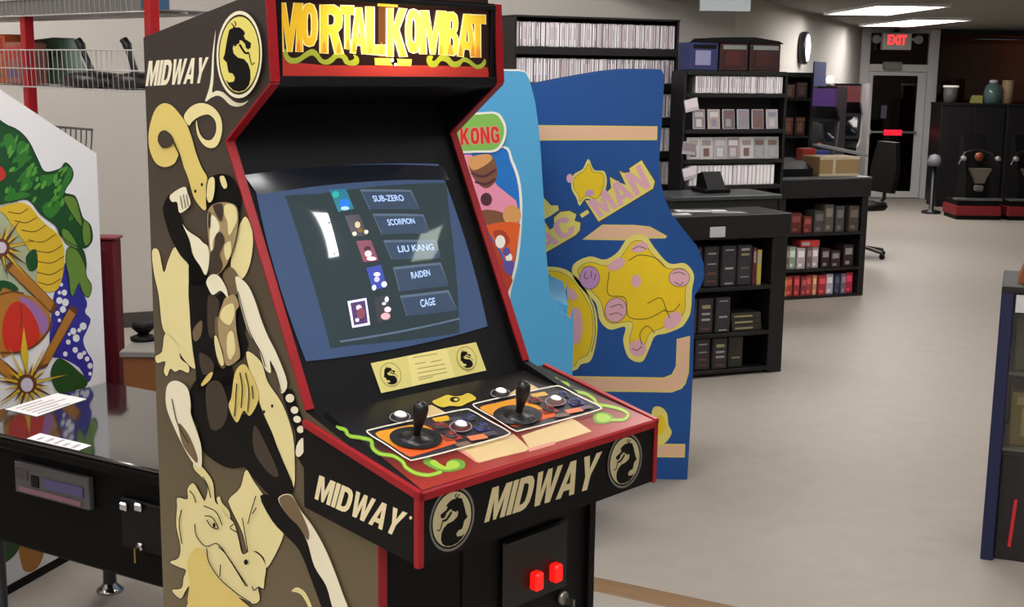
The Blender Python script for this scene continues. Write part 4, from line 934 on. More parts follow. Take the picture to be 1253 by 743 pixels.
art('side_artwork', wh_s[1], whl, [
    (mat('ink_lawn', (176,184,150), .4), [[(x*1.0, y) for x, y in sm(w24([(0,330),(60,320),(110,470),(120,590),(0,640)]), 3)]]),
    (royal, [splashb]), (m_whs, foam), (g1, [vine, clawb]), (g2, leaves+spk), (mat('ink_fern', (90,158,60), .4), spk2), (g3, leaves2+[claw]), (mat('ink_ivy', (20,48,20), .4), outlined(vine, 1.0)+outlined(claw, .9)+[s for q in leaves2 for s in outlined(q, .7)]), (sun, [belly_w]), (plankd, [s for b in bands for s in stroke(b, 1.1)]),
    (g1, [leafb, sm(w41([(0,180),(60,190),(95,225),(60,235),(0,240)]), 3), sm(w41([(130,60),(180,20),(190,110),(150,130)]), 3)]),
    (mat('ink_ember', (190,50,30), .4), [sm(w43([(-20,320),(10,325),(32,360),(20,390),(-20,400)]), 3)]),
    (plank, [sm(w41([(0,240),(70,236),(200,280),(262,380),(240,450),(170,520),(60,548),(0,548)]), 3)]),
    (mat('ink_mauve2', (160,110,170), .4), [cres]), (mat('ink_vermil', (206,44,24), .4), [dome]), (plankd, stroke(w41([(105,300),(110,360),(105,420)]), 1.4)+rim),
    (plankd, [pl1, pl2, pl3]), (plank, [[(x+(sum(p[0] for p in q)/4-x)*.14, y+(sum(p[1] for p in q)/4-y)*.14) for x, y in q] for q in (pl1, pl2, pl3)]),
    (plankd, star(33,470,18,5,44,.1)+star(2,303,16,5,42,.2)), (sun, star(33,470,14,4,52,.22)+star(2,303,12,4,48,.35)+[w41([(105,540),(120,410),(145,560),(135,660)])]),
    (plankd, [el(33,470,12,12), el(2,303,10,11)]), (mat('ink_pearl', (214,204,220), .4), [el(33,471,7.5,8.5), el(2,303,6,7)]), (sun, [sm(w41([(90,660),(100,640),(110,660)]), 2)]),
    ], step=.00025, label='painted green vine, yellow bands, planks and blue splash')
art('lower_artwork', wh_s[1], whl, [(plank, [sm([(20,632),(50,636),(56,665),(48,692),(35,700),(26,690)], 4)]), (g1, [sm([(-10,640),(22,645),(24,670),(8,688),(-10,690)], 4)])], label='brown and green painted shapes below')
# ================================================================== glass-topped table, papers and the left corner
FLc = V((-1.65, 3.72, 0)); ex = V((.86, -.51, 0)).normalized()
TB = Frame(FLc, (ex.x, ex.y))
tb_ = thing('cocktail_table', 'low black glass-topped game table with chrome feet at lower left', 'game table', TB)
TLn, TDp, TH_ = .96, .60, .70
m_tblk = mat('table_black', (5,5,5), .6, spec=.12)
m_gtop = mat('table_glass', (8,8,9), .04, spec=.8, coat=1.0)
MB().box(0, TLn, 0, TDp, TH_-.012, TH_, m_gtop, .003).build('glass_top', tb_)
MB().box(.0, TLn, .0, TDp, TH_-.045, TH_-.0125, m_tblk, .008).build('top_rim', tb_)
MB().box(.06, TLn-.06, .05, TDp-.05, .34, TH_-.045, m_tblk, .01).build('body', tb_)
tfp = TB.pl((0, .045, .6), (0, 1, 0))
def t_px(x, y): return tfp.px(x, y)
pa, pb, pc, pd = t_px(22,562), t_px(113,585), t_px(108,622), t_px(20,600)
x0, x1 = pa.x, pb.x
MB().box(x0, x1, .030, .05, pc.z, pa.z, mat('card_grey', (76,74,76), .5), .003).box(x0+.01, x0+.06, .026, .031, pc.z+.045, pa.z-.02, mat('card_dark', (62,56,60), .5)).box(x0+.075, x0+.105, .026, .031, pc.z+.03, pa.z-.03, m_blk).box(x0+.125, x1-.02, .026, .031, pc.z+.035, pa.z-.03, mat('card_blue', (70,66,110), .5)).box(x0+.02, x1-.03, .026, .031, pc.z+.008, pc.z+.022, mat('card_rose', (120,84,96), .5)).build('instruction_plate', tb_, 'grey printed instruction plate')
p1, p2 = t_px(150,620), t_px(186,655)
cdm = MB().box(p1.x, p2.x+.05, .035, .052, .44, p1.z+.03, mat('table_coin_door', (16,14,15), .5, spec=.2), .005).build('coin_door', tb_)
for x, y in ((157,618),(175,619)):
    q = t_px(x, y); MB().box(q.x-.013, q.x+.013, .022, .036, q.z-.012, q.z+.012, mat('chrome', (200,200,205), .15, metal=1), .004).build('coin_slot', cdm, 'chrome coin slot')
q = t_px(176,676); MB().lathe([(.012, 0), (.012, .008), (.001, .01)], (q.x, .035, q.z+.02), (0, -1, 0), mat('chrome', (0,0,0))).box(q.x-.003, q.x+.003, .012, .028, q.z-.02, q.z+.02, mat('brass', (150,130,90), .3, metal=.9)).build('lock', cdm, 'lock with a key hanging in it')
for x, y in ((.05, .1), (TLn-.1, .1), (.05, TDp-.07), (TLn-.1, TDp-.07)):
    lg = MB().tube([(x, y, .03), (x, y, .345)], .022, mat('leg_grey', (70,70,74), .3, metal=.7), 14).build('leg', tb_)
    MB().lathe([(.0, 0), (.045, 0), (.045, .008), (.03, .02), (.02, .032)], (x, y, 0), (0, 0, 1), mat('chrome', (0,0,0)), 16).build('foot', lg, 'chrome foot')
tpl = Plane(TB, V((0, 0, TH_)), V((0, 0, 1)))
m_paper, m_prt = mat('paper', (214,210,212), .6), mat('paper_print', (150,146,150), .6)
for q, lab in (([(6,501),(70,481.5),(106,488.5),(45,510)], 'white printed sheet lying on the glass table, the farther of two'), ([(33,537),(49,530.5),(112,545.5),(96,551.5)], 'white printed sheet at the front edge of the glass table')):
    P = [tpl.px(*c, .0012) for c in q]; cen = sum(P, V())/4
    o = MB().extr([p-cen for p in P], (0, 0, .0008), m_paper)
    u_, v_ = (P[1]-P[0]), (P[3]-P[0])
    for k in range(5):
        a_ = P[0]+u_*.1+v_*(.14+.17*k)-cen; z_ = V((0, 0, .0011))
        o.add([a_+z_, a_+u_*(.5+.25*((k*7) % 3)/2)+z_, a_+u_*(.5+.25*((k*7) % 3)/2)+v_*.07+z_, a_+v_*.07+z_], [(0,1,2,3)], m_prt)
    ob = o.build('paper_sheet'); ob.location = TB.mw @ cen; ob.rotation_euler = (0, 0, TB.a); tag(ob, lab, 'paper', )

# wooden desk with dark red panel behind
m_wood = mat('desk_wood', (120,72,34), .45, noise=.15, nscale=6); m_gtop2 = mat('desk_top', (118,114,110), .5, noise=.06)
pL, pR = at_z(149, 430, .70), at_z(196, 427, .70)
DE = Frame((pL.x, pL.y), (1, .02))
de = thing('desk', 'brown wooden desk with grey top behind the glass table', 'desk', DE)
MB().box(-.01, .75, 0, .75, .675, .70, m_gtop2, .004).build('desk_top', de)
MB().box(0, .73, .01, .03, .30, .675, m_wood, .003).build('front_board', de)
for x in (0, .69): MB().box(x, x+.04, .03, .72, 0, .675, m_wood, .003).build('side_board', de)
P = at_z(176, 416, .70)
f = Frame((P.x, P.y, .70), (1, .2))
t = thing('desk_gadget', 'small black rounded gadget on the grey desk top beside the big cabinet', 'gadget', f)
MB().lathe([(.0, .0), (.05, .0), (.052, .012), (.03, .02), (.012, .03)], (0, 0, 0), (0, 0, 1), m_blk, 20).build('base', t)
MB().lathe([(.012, .02), (.03, .035), (.045, .05), (.04, .068), (.015, .075), (.001, .076)], (0, 0, 0), (0, 0, 1), m_blk, 20).build('body', t)
q0, q1 = at_y(122, 290, 5.15), at_y(139, 290, 5.15)
RP = Frame((q0.x, 5.15), (1, -.08))
t = thing('tall_cabinet', 'tall narrow dark red cabinet standing between white arcade cabinet and desk', 'cabinet', RP)
m_wine = mat('wine_paint', (92,18,32), .45)
zt = q0.z
MB().box(-.12, q1.x-q0.x, .0, .08, .05, zt-.012, m_wine, .006).build('body', t)
MB().box(-.13, q1.x-q0.x+.008, -.008, .086, zt-.012, zt, mat('wine_top', (112,26,40), .4), .004).build('top', t)
MB().box(-.11, q1.x-q0.x-.01, .01, .07, 0, .05, m_blk, .003).build('plinth', t)
MB().box(-.1, q1.x-q0.x-.03, -.006, .001, .1, zt-.05, mat('wine_door', (80,14,28), .4), .003).build('door', t)

# red shelving uprights with wire shelves
g0, g1_ = at_y(33, 60, 6.3), at_y(185, 40, 5.5)
GX = V((g1_.x-g0.x, 5.5-6.3, 0)); GL = GX.length
GD = Frame((g0.x, 6.3), (GX.x, GX.y))
gd = thing('shelf_rack', 'red metal shelving rack with white wire shelves at upper left', 'shelving', GD)
m_post = mat('post_red', (168,16,26), .4); m_wire = mat('wire_white', (196,194,192), .4, metal=.2)
ZT = 2.3
for x in (-1.1, 0, GL): MB().box(x-.023, x+.023, -.02, .03, 0, ZT, m_post, .005).build('upright', gd)
MB().box(-1.1, GL, .0, .02, 2.22, 2.27, m_post, .004).build('top_rail', gd)
def wire_shelf(z, zl, depth=.34, fr=True):
    mb = MB(); xs = [-1.07+.045*i for i in range(int((GL+1.05)/.045))]
    for x in xs: mb.tube([(x, depth, z), (x, -.03, z), (x, -.035, z+zl)], .0026, m_wire, 5)
    for y in (depth, depth/2, -.03): mb.tube([(-1.1, y, z), (GL, y, z)], .0035, m_wire, 6)
    for k in (.5, 1): mb.tube([(-1.1, -.035, z+zl*k), (GL, -.035, z+zl*k)], .0035, m_wire, 6)
    return mb.build('wire_shelf', gd)
Zs = 1.629
wire_shelf(Zs, .17); wire_shelf(1.955, .15)
gp = GD.pl((0, .12, 1), (0, 1, 0))
# the grey shelf liner of the upper shelf
MB().box(-1.08, GL-.03, -.02, .33, 1.962, 1.968, mat('liner_grey', (110,108,108), .6)).box(-1.08, GL-.03, -.028, -.022, 1.957, 2.10, mat('liner_grey', (0,0,0))).build('shelf_liner', gd, 'grey liner of the upper shelf')
def gitem(px0, px1, z, name, label, cat, dy=.04):
    pq = GD.pl((0, dy, 1), (0, 1, 0))
    P = pq.px(px0, 90); Q = pq.px(px1, 90); f = Frame(GD.mw @ V((P.x, dy, z)), (GX.x, GX.y)); return thing(name, label, cat, f), Q.x-P.x
# green box with sloping side
t, w_ = gitem(42, 88, Zs+.008, 'storage_box', 'dark green slanted box on the red shelving rack', 'box', .215)
m_grn, m_grn2 = mat('box_green', (58,92,72), .5, noise=.15), mat('box_green_dark', (30,58,42), .5)
mb = MB(); zt = .215
mb.extr([V((-.01, 0, 0)), V((w_*1.02, 0, 0)), V((w_*.62, 0, zt)), V((-.01, 0, zt-.01))], (0, .1, 0), m_grn)
mb.build('body', t)
MB().extr([V((.0, -.003, zt*.62)), V((w_*.76, -.003, zt*.62)), V((w_*.69, -.003, zt*.8)), V((.0, -.003, zt*.78))], (0, .003, 0), m_grn2).build('label_band', t)
MB().extr([V((-.02, -.004, zt-.012)), V((w_*.62, -.004, zt-.002)), V((w_*.60, -.004, zt+.012)), V((-.02, -.004, zt))], (0, .108, 0), m_grn2).build('lid', t)
# orange and red packages
for i, (a_, b_, h, c1, c2, lab) in enumerate(((-16, 6, .24, (178,84,44), (150,40,40), 'orange package at the left edge behind the red post'), (7, 26, .2, (150,92,84), (176,56,36), 'faded red and violet package beside the red upright'))):
    t, w_ = gitem(a_, b_, Zs+.008, 'toy_package', lab, 'package')
    MB().box(0, w_, 0, .14, 0, h, mat('pack_%d' % i, c1, .5, noise=.25, nscale=14), .008).build('carton', t)
    MB().extr([V((.01, -.002, h*.55)), V((w_-.01, -.002, h*.62)), V((w_-.01, -.002, h*.92)), V((.01, -.002, h*.86))], (0, .002, 0), mat('pack_band_%d' % i, c2, .5)).extr([V((.02, -.002, .03)), V((w_-.02, -.002, .03)), V((w_*.6, -.002, h*.4)), V((.03, -.002, h*.3))], (0, .002, 0), mat('pack_patch_%d' % i, (96,110,62) if i == 0 else (110,84,128), .5)).build('print', t)
# two flight sticks
for (a_, b_, hx, lab) in ((66, 118, 78, 'black flight joystick beside the green box'), (122, 166, 136, 'black flight joystick nearest the big cabinet')):
    t, w_ = gitem(a_, b_, Zs+.008, 'flight_joystick', lab, 'joystick')
    m_fs = mat('stick_plastic', (24,22,28), .4)
    mb = MB(); c = w_/2
    pr = [(w_*.5, 0), (w_*.53, .02), (w_*.5, .045), (w_*.38, .06), (w_*.12, .068), (.001, .069)]
    mb.lathe(pr, (0, 0, 0), (0, 0, 1), m_fs, 24)
    mb.v = [(x+c, y*.6+.1, z) for x, y, z in mb.v]; mb.build('base', t)
    k = -.25 if a_ < 100 else -.1
    S = [V((c+.015, .08, .06)), V((c+.015+k*.09, .07, .115)), V((c+.015+k*.2, .06, .165))]
    st_ = MB().tube(S, .014, m_fs, 12, radii=[.017, .014, .015]).build('stick', t)
    e_ = S[2]
    MB().tube([e_, e_+V((-.004, -.003, .022)), e_+V((-.015, -.008, .04)), e_+V((-.036, -.012, .038))], .02, m_fs, 12, radii=[.017, .021, .018, .009]).build('grip', st_)
# blue package on the upper shelf
P = gp.px(120, 8); Q = gp.px(176, 8); f = Frame(GD.mw @ V((P.x, .05, 1.97)), (GX.x, GX.y))
t = thing('storage_box', 'blue package on the upper wire shelf of the red rack', 'box', f)
MB().box(0, Q.x-P.x, 0, .2, 0, .22, mat('pack_blue', (48,86,120), .5, noise=.2, nscale=12), .008).build('carton', t)
MB().box(.01, (Q.x-P.x)*.3, -.003, 0, .02, .2, mat('pack_charcoal', (46,46,52), .5)).build('print', t)
# wire comb of hooks low on the rack
gp0 = GD.pl((0, .1, 1), (0, 1, 0)); P, Q = gp0.px(80, 156), gp0.px(113, 157)
mb = MB(); m_gw = mat('wire_grey', (110,110,112), .4, metal=.4); z1 = P.z; xs0 = P.x-.1
mb.tube([(xs0, .1, z1), (Q.x, .1, z1)], .006, m_gw, 6)
for i in range(8):
    x = xs0+(Q.x-xs0-.006)*i/7; mb.tube([(x, .1, z1), (x-.006, .1, z1-.05), (x-.012, .095, z1-.11)], .004, m_gw, 5)
mb.tube([(xs0, .1, z1), (0, .03, z1)], .006, m_gw, 6)
mb.build('hook_comb', gd, 'grey wire comb of hooks')
# ================================================================== racks and bookcases along the walls
m_shelf = mat('rack_black', (18,16,18), .5)
m_ins = [mat('insert_%d' % i, c, .35) for i, c in enumerate(((234,226,232),(252,248,250),(206,198,206),(186,176,184),(150,136,144),(222,202,208),(250,247,250),(230,224,230)))]
m_shell = [mat('shell_clear', (206,200,206), .3), mat('shell_grey', (120,116,120), .3)]
random.seed(11)
def case_mesh(w, d, h, ins, shell, title=None):
    """a game case standing spine out: shell with a paper insert on the spine"""
    mb = MB().box(0, w, 0, d, 0, h, shell, .0015)
    mb.box(w*.12, w*.88, -.0006, .001, h*.03, h*.97, ins)
    if title: mb.box(w*.3, w*.7, -.001, 0, h*.3, h*.8, title)
    return mb.mesh('game_case')
sp_meshes = [case_mesh(.0165, .125, .172, m_ins[i], m_shell[i % 2], m_ins[(i+3) % 8] if i % 3 == 0 else None) for i in range(8)]
def put(mesh, name, M4, label, cat, group):
    o = bpy.data.objects.new(name, mesh); COL.objects.link(o); o.matrix_world = M4
    o['label'] = label; o['category'] = cat; o['group'] = group
    return o
def row(fr, x0, x1, y, z, pitch, meshes, weights, name, label, cat, group, jit=.012, zs=1.0):
    x = x0
    while x < x1:
        k = random.choices(range(len(meshes)), weights)[0]
        lean = random.uniform(-.005, .005)
        put(meshes[k], name, fr.mw @ Matrix.Translation((x, y+random.uniform(0, jit), z)) @ Matrix.Rotation(lean, 4, 'Z') @ Matrix.Diagonal((1, 1, zs, 1)), label, cat, group)
        x += pitch*random.uniform(.97, 1.05)

ORD = ('first', 'second', 'third', 'fourth', 'fifth', 'sixth', 'seventh', 'eighth', 'ninth', 'tenth', 'eleventh')
RK = Frame((0.0, 9.4), (.906, .4226)); RL = 1.325
rk = thing('wall_rack', 'tall black wall rack of game cases behind the blue cabinets', 'rack', RK)
MB().box(-.02, 0, -.02, .3, 0, 2.10, m_shelf, .003).build('side_board', rk); MB().box(RL, RL+.018, -.01, .3, 0, 2.10, m_shelf, .003).build('side_board', rk)
MB().box(0, RL, .28, .3, 0, 2.10, m_shelf).build('back_board', rk)
MB().box(-.02, RL+.018, -.02, .3, 2.10, 2.115, m_shelf, .003).build('top_board', rk)
RZ = [1.898-.252*k for k in range(7)]
for k, z in enumerate(RZ):
    MB().box(0, RL, -.012, .28, z-.016, z, m_shelf, .002).box(0, RL, -.016, -.01, z-.055, z, m_shelf, .002).build('shelf', rk)
    names_ = ('top', 'second', 'third', 'fourth', 'fifth', 'sixth', 'lowest')
    g = 'pale game cases on the %s shelf of the wall rack' % names_[k]
    x0 = .012 if k < 2 else RL-.2
    row(RK, x0, RL-.02, 0.0, z+.0005, .0187, sp_meshes, (5,6,4,2,1.3,3,5,4) if k < 2 else (3,4,3,3,4,4,3,2), 'game_case', 'thin pale game case standing on the %s shelf of the tall wall rack' % names_[k], 'game case', g)

# second rack with spines and face-out cases
R2 = Frame((1.235, 9.53), (.93, .37)); R2L = .83
r2 = thing('display_rack', 'black display rack of white game cases right of the blue cabinet', 'rack', R2)
MB().box(-.02, 0, 0, .2, 0, 1.74, m_shelf, .003).build('side_board', r2); MB().box(R2L, R2L+.02, 0, .2, 0, 1.74, m_shelf, .003).build('side_board', r2)
MB().box(0, R2L, .18, .2, 0, 1.745, mat('rack_back', (40,36,38), .7)).build('back_board', r2)
for z in (1.745, 1.585, 1.325, 1.105, .915, .55, .15): MB().box(0, R2L, -.01, .18, z-.03, z, m_shelf, .002).build('shelf', r2)
row(R2, .07, R2L-.02, .0, 1.5855, .0184, sp_meshes, (6,9,2,1,.5,2,7,3), 'game_case', 'white game case spine in the upper row of the display rack', 'game case', 'white spines in the upper row of the display rack', zs=.72)
def face_mesh(w, h, c, c2, c3):
    mb = MB().box(0, w, 0, .012, 0, h, mat('shell_clear', (0,0,0)), .0015)
    mb.box(w*.04, w*.96, -.0005, .001, h*.03, h*.97, c)
    mb.box(w*.15, w*.85, -.001, 0, h*.62, h*.86, c2); mb.box(w*.25, w*.7, -.001, 0, h*.12, h*.5, c3)
    return mb.mesh('game_case')
cov = [mat('cover_%d' % i, c, .4, noise=.2, nscale=30) for i, c in enumerate(((150,136,138),(196,190,192),(110,96,104),(176,158,150),(138,140,156),(120,92,90),(168,164,170),(206,206,208),(150,156,154)))]
fB = [face_mesh(.098, .142, cov[i], cov[(i*2+1) % 9], cov[(i*5+7) % 9]) for i in (0, 3, 2, 4, 5, 6)]
fC = [face_mesh(.108, .160, cov[i], cov[(i*2+7) % 9], cov[(i*4+1) % 9]) for i in (7, 1, 6, 8, 0)]
ordn = ('leftmost', 'second from left', 'third from left', 'fourth from left', 'fifth from left', 'sixth from left', 'seventh from left')
for i in range(6):
    o = put(fB[i], 'game_case', R2.mw @ Matrix.Translation((.075+.124*i, .015, 1.3275)) @ Matrix.Rotation(-.12, 4, 'X'), 'cover-out game case on the display rack middle shelf, %s of six' % ordn[i], 'game case', 'cover-out cases on the middle shelf')
for i, k in enumerate((0, 1, 2, 4, 1, 3, 3)):
    o = put(fC[k], 'game_case', R2.mw @ Matrix.Translation((.03+.112*i, .012+.004*(i % 2), 1.1075)) @ Matrix.Rotation(-.10, 4, 'X'), 'pale cover-out game case on the display rack fourth shelf, %s of seven' % ordn[i], 'game case', 'cover-out cases on the fourth shelf')
wsp = [case_mesh(.03, .13, .16, m_ins[i], m_shell[0]) for i in (1, 6, 7)]
row(R2, .05, R2L-.06, .0, .9155, .0325, wsp, (4,3,3), 'game_case', 'wide white game case in the lowest visible row of the display rack', 'game case', 'wide white cases in the lowest visible row', zs=.92)
for i, (x, z, a) in enumerate(((-.005, 1.50, .22), (.0, 1.01, .25), (-.01, 1.19, -.12))):
    t = put(MB().box(-.05, .06, -.006, 0, -.045, .045, m_ins[3 if i else 2], .002).box(-.046, .056, -.0066, -.006, -.02, .04, m_ins[0 if i < 2 else 4]).mesh('price_tag'), 'price_tag', R2.mw @ Matrix.Translation((x+.03, -.02, z)) @ Matrix.Rotation(-a, 4, 'Y'), ('tilted grey sale tag below the upper row of white spines', 'tilted grey sale tag by the lowest white row', 'small grey sale tag left of the pale cover-out cases')[i], 'tag', 'sale tags on the display rack')
# boxes on top of the second rack
def carton(fr, x0, x1, y0, y1, z0, z1, m1, m2, name, label, cat, extra=None, ry=0.0):
    f = Frame(fr.mw @ V(((x0+x1)/2, y0, z0)), (math.cos(fr.a+ry), math.sin(fr.a+ry))); w_ = x1-x0
    t = thing(name, label, cat, f)
    MB().box(-w_/2, w_/2, 0, y1-y0, 0, z1-z0, m1, .006).build('carton', t)
    h = z1-z0
    MB().box(-w_*.32, w_*.22, -.0015, .001, h*.2, h*.72, m2).box(-w_*.4, w_*.42, -.0012, .001, h*.78, h*.93, extra or m2).build('print', t)
    return t
carton(R2, .02, .25, .0, .18, 1.7455, 1.9445, mat('carton_navy', (44,52,100), .45, noise=.2, nscale=20), mat('carton_lilac', (148,146,186), .45), 'game_box', 'blue boxed toy on top of the display rack', 'box', m_blk)
carton(R2, .265, .50, .0, .18, 1.7455, 1.9445, mat('carton_maroon', (54,22,22), .45, noise=.2), mat('carton_wine', (74,28,26), .45), 'game_box', 'dark maroon box in the middle of the display rack top', 'box', mat('carton_tag', (130,136,134), .5))
carton(R2, .515, .775, .0, .18, 1.7455, 1.9445, mat('carton_maroon2', (48,20,24), .45, noise=.2), mat('carton_umber', (62,28,24), .45), 'game_box', 'dark maroon box at the right end of the display rack top', 'box', mat('carton_tag', (0,0,0)))
one(MB().lathe([(.0, 0), (.022, .0), (.024, .05), (.014, .09), (.02, .12), (.001, .15)], (0, 0, 0), (0, 0, 1), mat('toy_brown', (44,28,30), .5), 14), 'figurine', Frame(R2.mw @ V((.81, .1, 1.7455)), (1, 0)), 'small dark figurine at the right end of the display rack top', 'figurine')
# small shelf of brown boxes right of the second rack
R3 = Frame((2.36, 11.4), (.93, .37))
r3 = thing('side_shelf', 'dark shelf unit with brown boxes right of the display rack', 'shelf', R3)
MB().box(-.05, .22, .2, .22, 0, 1.74, m_shelf).build('back_board', r3); MB().box(-.06, -.04, 0, .22, 0, 1.74, m_shelf).build('side_board', r3); MB().box(.22, .24, 0, .22, 0, 1.74, m_shelf).build('side_board', r3)
for z in (1.72, 1.52, 1.20, .9, .4): MB().box(-.04, .22, 0, .2, z-.02, z, m_shelf).build('shelf', r3)
for i in range(2):
    carton(R3, -.03+.125*i, .08+.125*i, .03, .18, 1.5205, 1.64+.02*(i % 2), mat('carton_brown_%d' % (i % 2), ((104,78,72),(78,54,54))[i % 2], .5, noise=.2, nscale=30), mat('carton_tan_%d' % (i % 2), ((140,116,106),(112,90,86))[i % 2], .5), 'game_box', 'brown boxed game high on the dark side shelf, %s one' % ('left', 'right')[i], 'box')['group'] = 'brown boxes on the side shelf'
for i in range(2):
    carton(R3, -.02+.12*i, .08+.12*i, .03, .18, 1.2005, 1.36, mat('carton_russet_%d' % (i % 2), ((96,52,44),(70,44,44))[i % 2], .5, noise=.25, nscale=30), mat('carton_brass', (130,90,70), .5), 'game_box', 'reddish boxed game low on the dark side shelf, %s one' % ('left', 'right')[i], 'box')['group'] = 'reddish boxes on the side shelf'
f = Frame(R2.mw @ V((.0, .0, 1.9455)), (.93, .37))
one(MB().extr([V((.10, .0, 0)), V((.80, .0, 0)), V((.76, .0, .02)), V((.55, .0, .045)), V((.3, .0, .04)), V((.14, .0, .03))], (0, .17, 0), m_blk), 'dust_cover', f, 'black cover lying across the boxes on top of the display rack', 'cover')

# first bookcase with dark cartridge boxes
def bookcase(fr, Lx, h, dp_, zs, label, st_w, top=.03, mid=None):
    t = thing('bookcase', label, 'bookcase', fr)
    MB().box(0, .04, 0, dp_, 0, h-.06, m_shelf, .003).build('side_board', t); MB().box(Lx-st_w, Lx, 0, dp_, 0, h-.06, m_shelf, .004).build('side_board', t)
    MB().box(.04, Lx-st_w, dp_-.015, dp_, 0, h-.06, m_shelf).build('back_board', t)
    MB().box(-.01, Lx+.01, -.015, dp_+.01, h-.14, h, m_shelf, .006).build('top_board', t)
    for z in zs: MB().box(.04, Lx-st_w, .0, dp_-.015, z-.022, z, m_shelf, .002).build('shelf', t)
    return t
B1 = Frame((.585, 7.142), (.93, .37)); B1L = 1.09
b1 = bookcase(B1, B1L, .945, .34, (.525, .255, .04), 'low black bookcase of dark cartridge boxes right of the dark blue cabinet', .10)
tg = B1.pl((0, -.016, .88), (0, 1, 0)); qa, qb = tg.px(869, 278), tg.px(887, 290)
MB().box(qa.x, qb.x, -.019, -.014, qb.z, qa.z, mat('tag_white', (206,202,204), .5), .001).build('price_label', b1, 'white price label')
dk1, dk2, dk3 = mat('cart_box', (58,54,58), .4), mat('cart_box_dark', (34,31,34), .4), mat('cart_olive', (52,50,40), .5)
lab_w, lab_r, lab_y = mat('spine_white', (176,172,176), .4), mat('spine_rust', (120,76,62), .4), mat('spine_sand', (170,160,120), .4)
def cart_mesh(w, h, kind):
    mb = MB().box(0, w, 0, .18, 0, h, dk1 if kind < 4 else dk3, .004)
    pats = (((.80,.84,lab_w),(.55,.58,lab_w),(.30,.36,lab_r),(.12,.16,lab_r)), ((.88,.91,lab_w),(.42,.47,lab_w),(.05,.09,lab_w)), ((.86,.92,lab_w),(.74,.79,lab_y),(.40,.46,mat('spine_grey', (96,94,98), .4)),(.2,.22,lab_w)), ((.70,.80,lab_y),(.52,.58,lab_w),(.36,.42,lab_w),(.1,.14,lab_r)), ((.3,.34,lab_y),))[kind]
    for a_, b_, m in pats: mb.box(w*.25, w*.8, -.001, .002, h*a_, h*b_, m)
    mb.box(w*.02, w*.07, -.0008, .002, 0, h, dk2)
    return mb.mesh('cartridge_box')
cm = [cart_mesh(.098, .235, k) for k in range(5)]
rows1 = ((.527, (.22,.33,.44,.555,.665,.775), (0,3,1,0,1,2), 'upper'), (.257, (.2,.31,.42,.53,.64), (1,2,0,3,1), 'middle'), (.042, (.19,.30,.41,.52,.63,.74), (2,1,3,0,3,4), 'lower'))
for z, xs, ks, nm in rows1:
    for i, (x, k) in enumerate(zip(xs, ks)):
        s_ = .78 if z < .1 else .88 if z < .3 else 1
        put(cm[k], 'cartridge_box', B1.mw @ Matrix.Translation((x, .02+.008*(i % 2), z)) @ Matrix.Diagonal((1, 1, s_, 1)), 'dark grey cartridge box on the low bookcase %s shelf, %s from its right end' % (nm, ('first', 'second', 'third', 'fourth', 'fifth', 'sixth')[len(xs)-1-i]), 'game box', 'dark cartridge boxes on the %s shelf' % nm)
for x, w_, h, c, lab in ((.875, .022, .22, (96,40,50), 'thin dark red case beside the last cartridge box'), (.905, .028, .205, (196,176,84), 'thin yellow case at the right end of the bookcase')):
    mb = MB().box(0, w_, 0, .16, 0, h, mat('thin_%d' % c[0], c, .4), .002).box(w_*.2, w_*.8, -.0008, .002, h*.6, h*.9, lab_w)
    one(mb, 'game_case', Frame(B1.mw @ V((x, .02, .5255)), (.93, .37)), lab, 'game case')
for i in range(3):
    one(MB().box(0, .2, 0, .16, 0, .035, dk3, .003).box(.02, .14, -.001, .002, .012, .022, lab_y), 'game_case', Frame(B1.mw @ V((.76-.004*i, .03, .2555+.0355*i)), (.93, .37)), 'olive case in the small pile on the low bookcase middle shelf, %s' % ('bottom one', 'middle one', 'top one')[i], 'game case', 'lying cases on the middle shelf')
for i, (x, y, w_, lab, c) in enumerate(((.30, .05, .16, 'white flyer on the left of the low bookcase top', (200,198,200)), (.46, .18, .30, 'long white flyer lying at the back of the low bookcase top', (214,214,218)), (.62, .06, .2, 'grey flyer lying at the front of the low bookcase top', (130,130,134)))):
    one(MB().box(0, w_, 0, .09, 0, .004, mat('flyer_%d' % i, c, .5), .001).box(w_*.1, w_*.7, .02, .06, .004, .0046, mat('flyer_ink', (120,116,120), .5)), 'flyer', Frame(B1.mw @ V((x, y, .9452)), (math.cos(B1.a-.25), math.sin(B1.a-.25))), lab, 'flyer')
# black counter with grey top between bookcase and rack
K1 = Frame((1.05, 8.55), (.93, .37))
k1 = thing('counter', 'black counter between the low bookcase and the display rack', 'counter', K1)
MB().box(0, .80, 0, .4, 0, .90, mat('counter_black', (22,24,26), .5), .005).build('body', k1); MB().box(-.02, .82, -.02, .42, .90, .93, mat('counter_top', (56,62,62), .4), .005).build('worktop', k1)
f = Frame(K1.mw @ V((.42, .15, .93)), (.93, .37))
one(MB().box(-.1, .1, 0, .2, 0, .03, m_blk, .006).prism([(.02, .03), (.18, .03), (.17, .12), (.1, .14)], -.07, .07, m_blk), 'card_reader', f, 'small black machine standing on the black counter', 'machine')
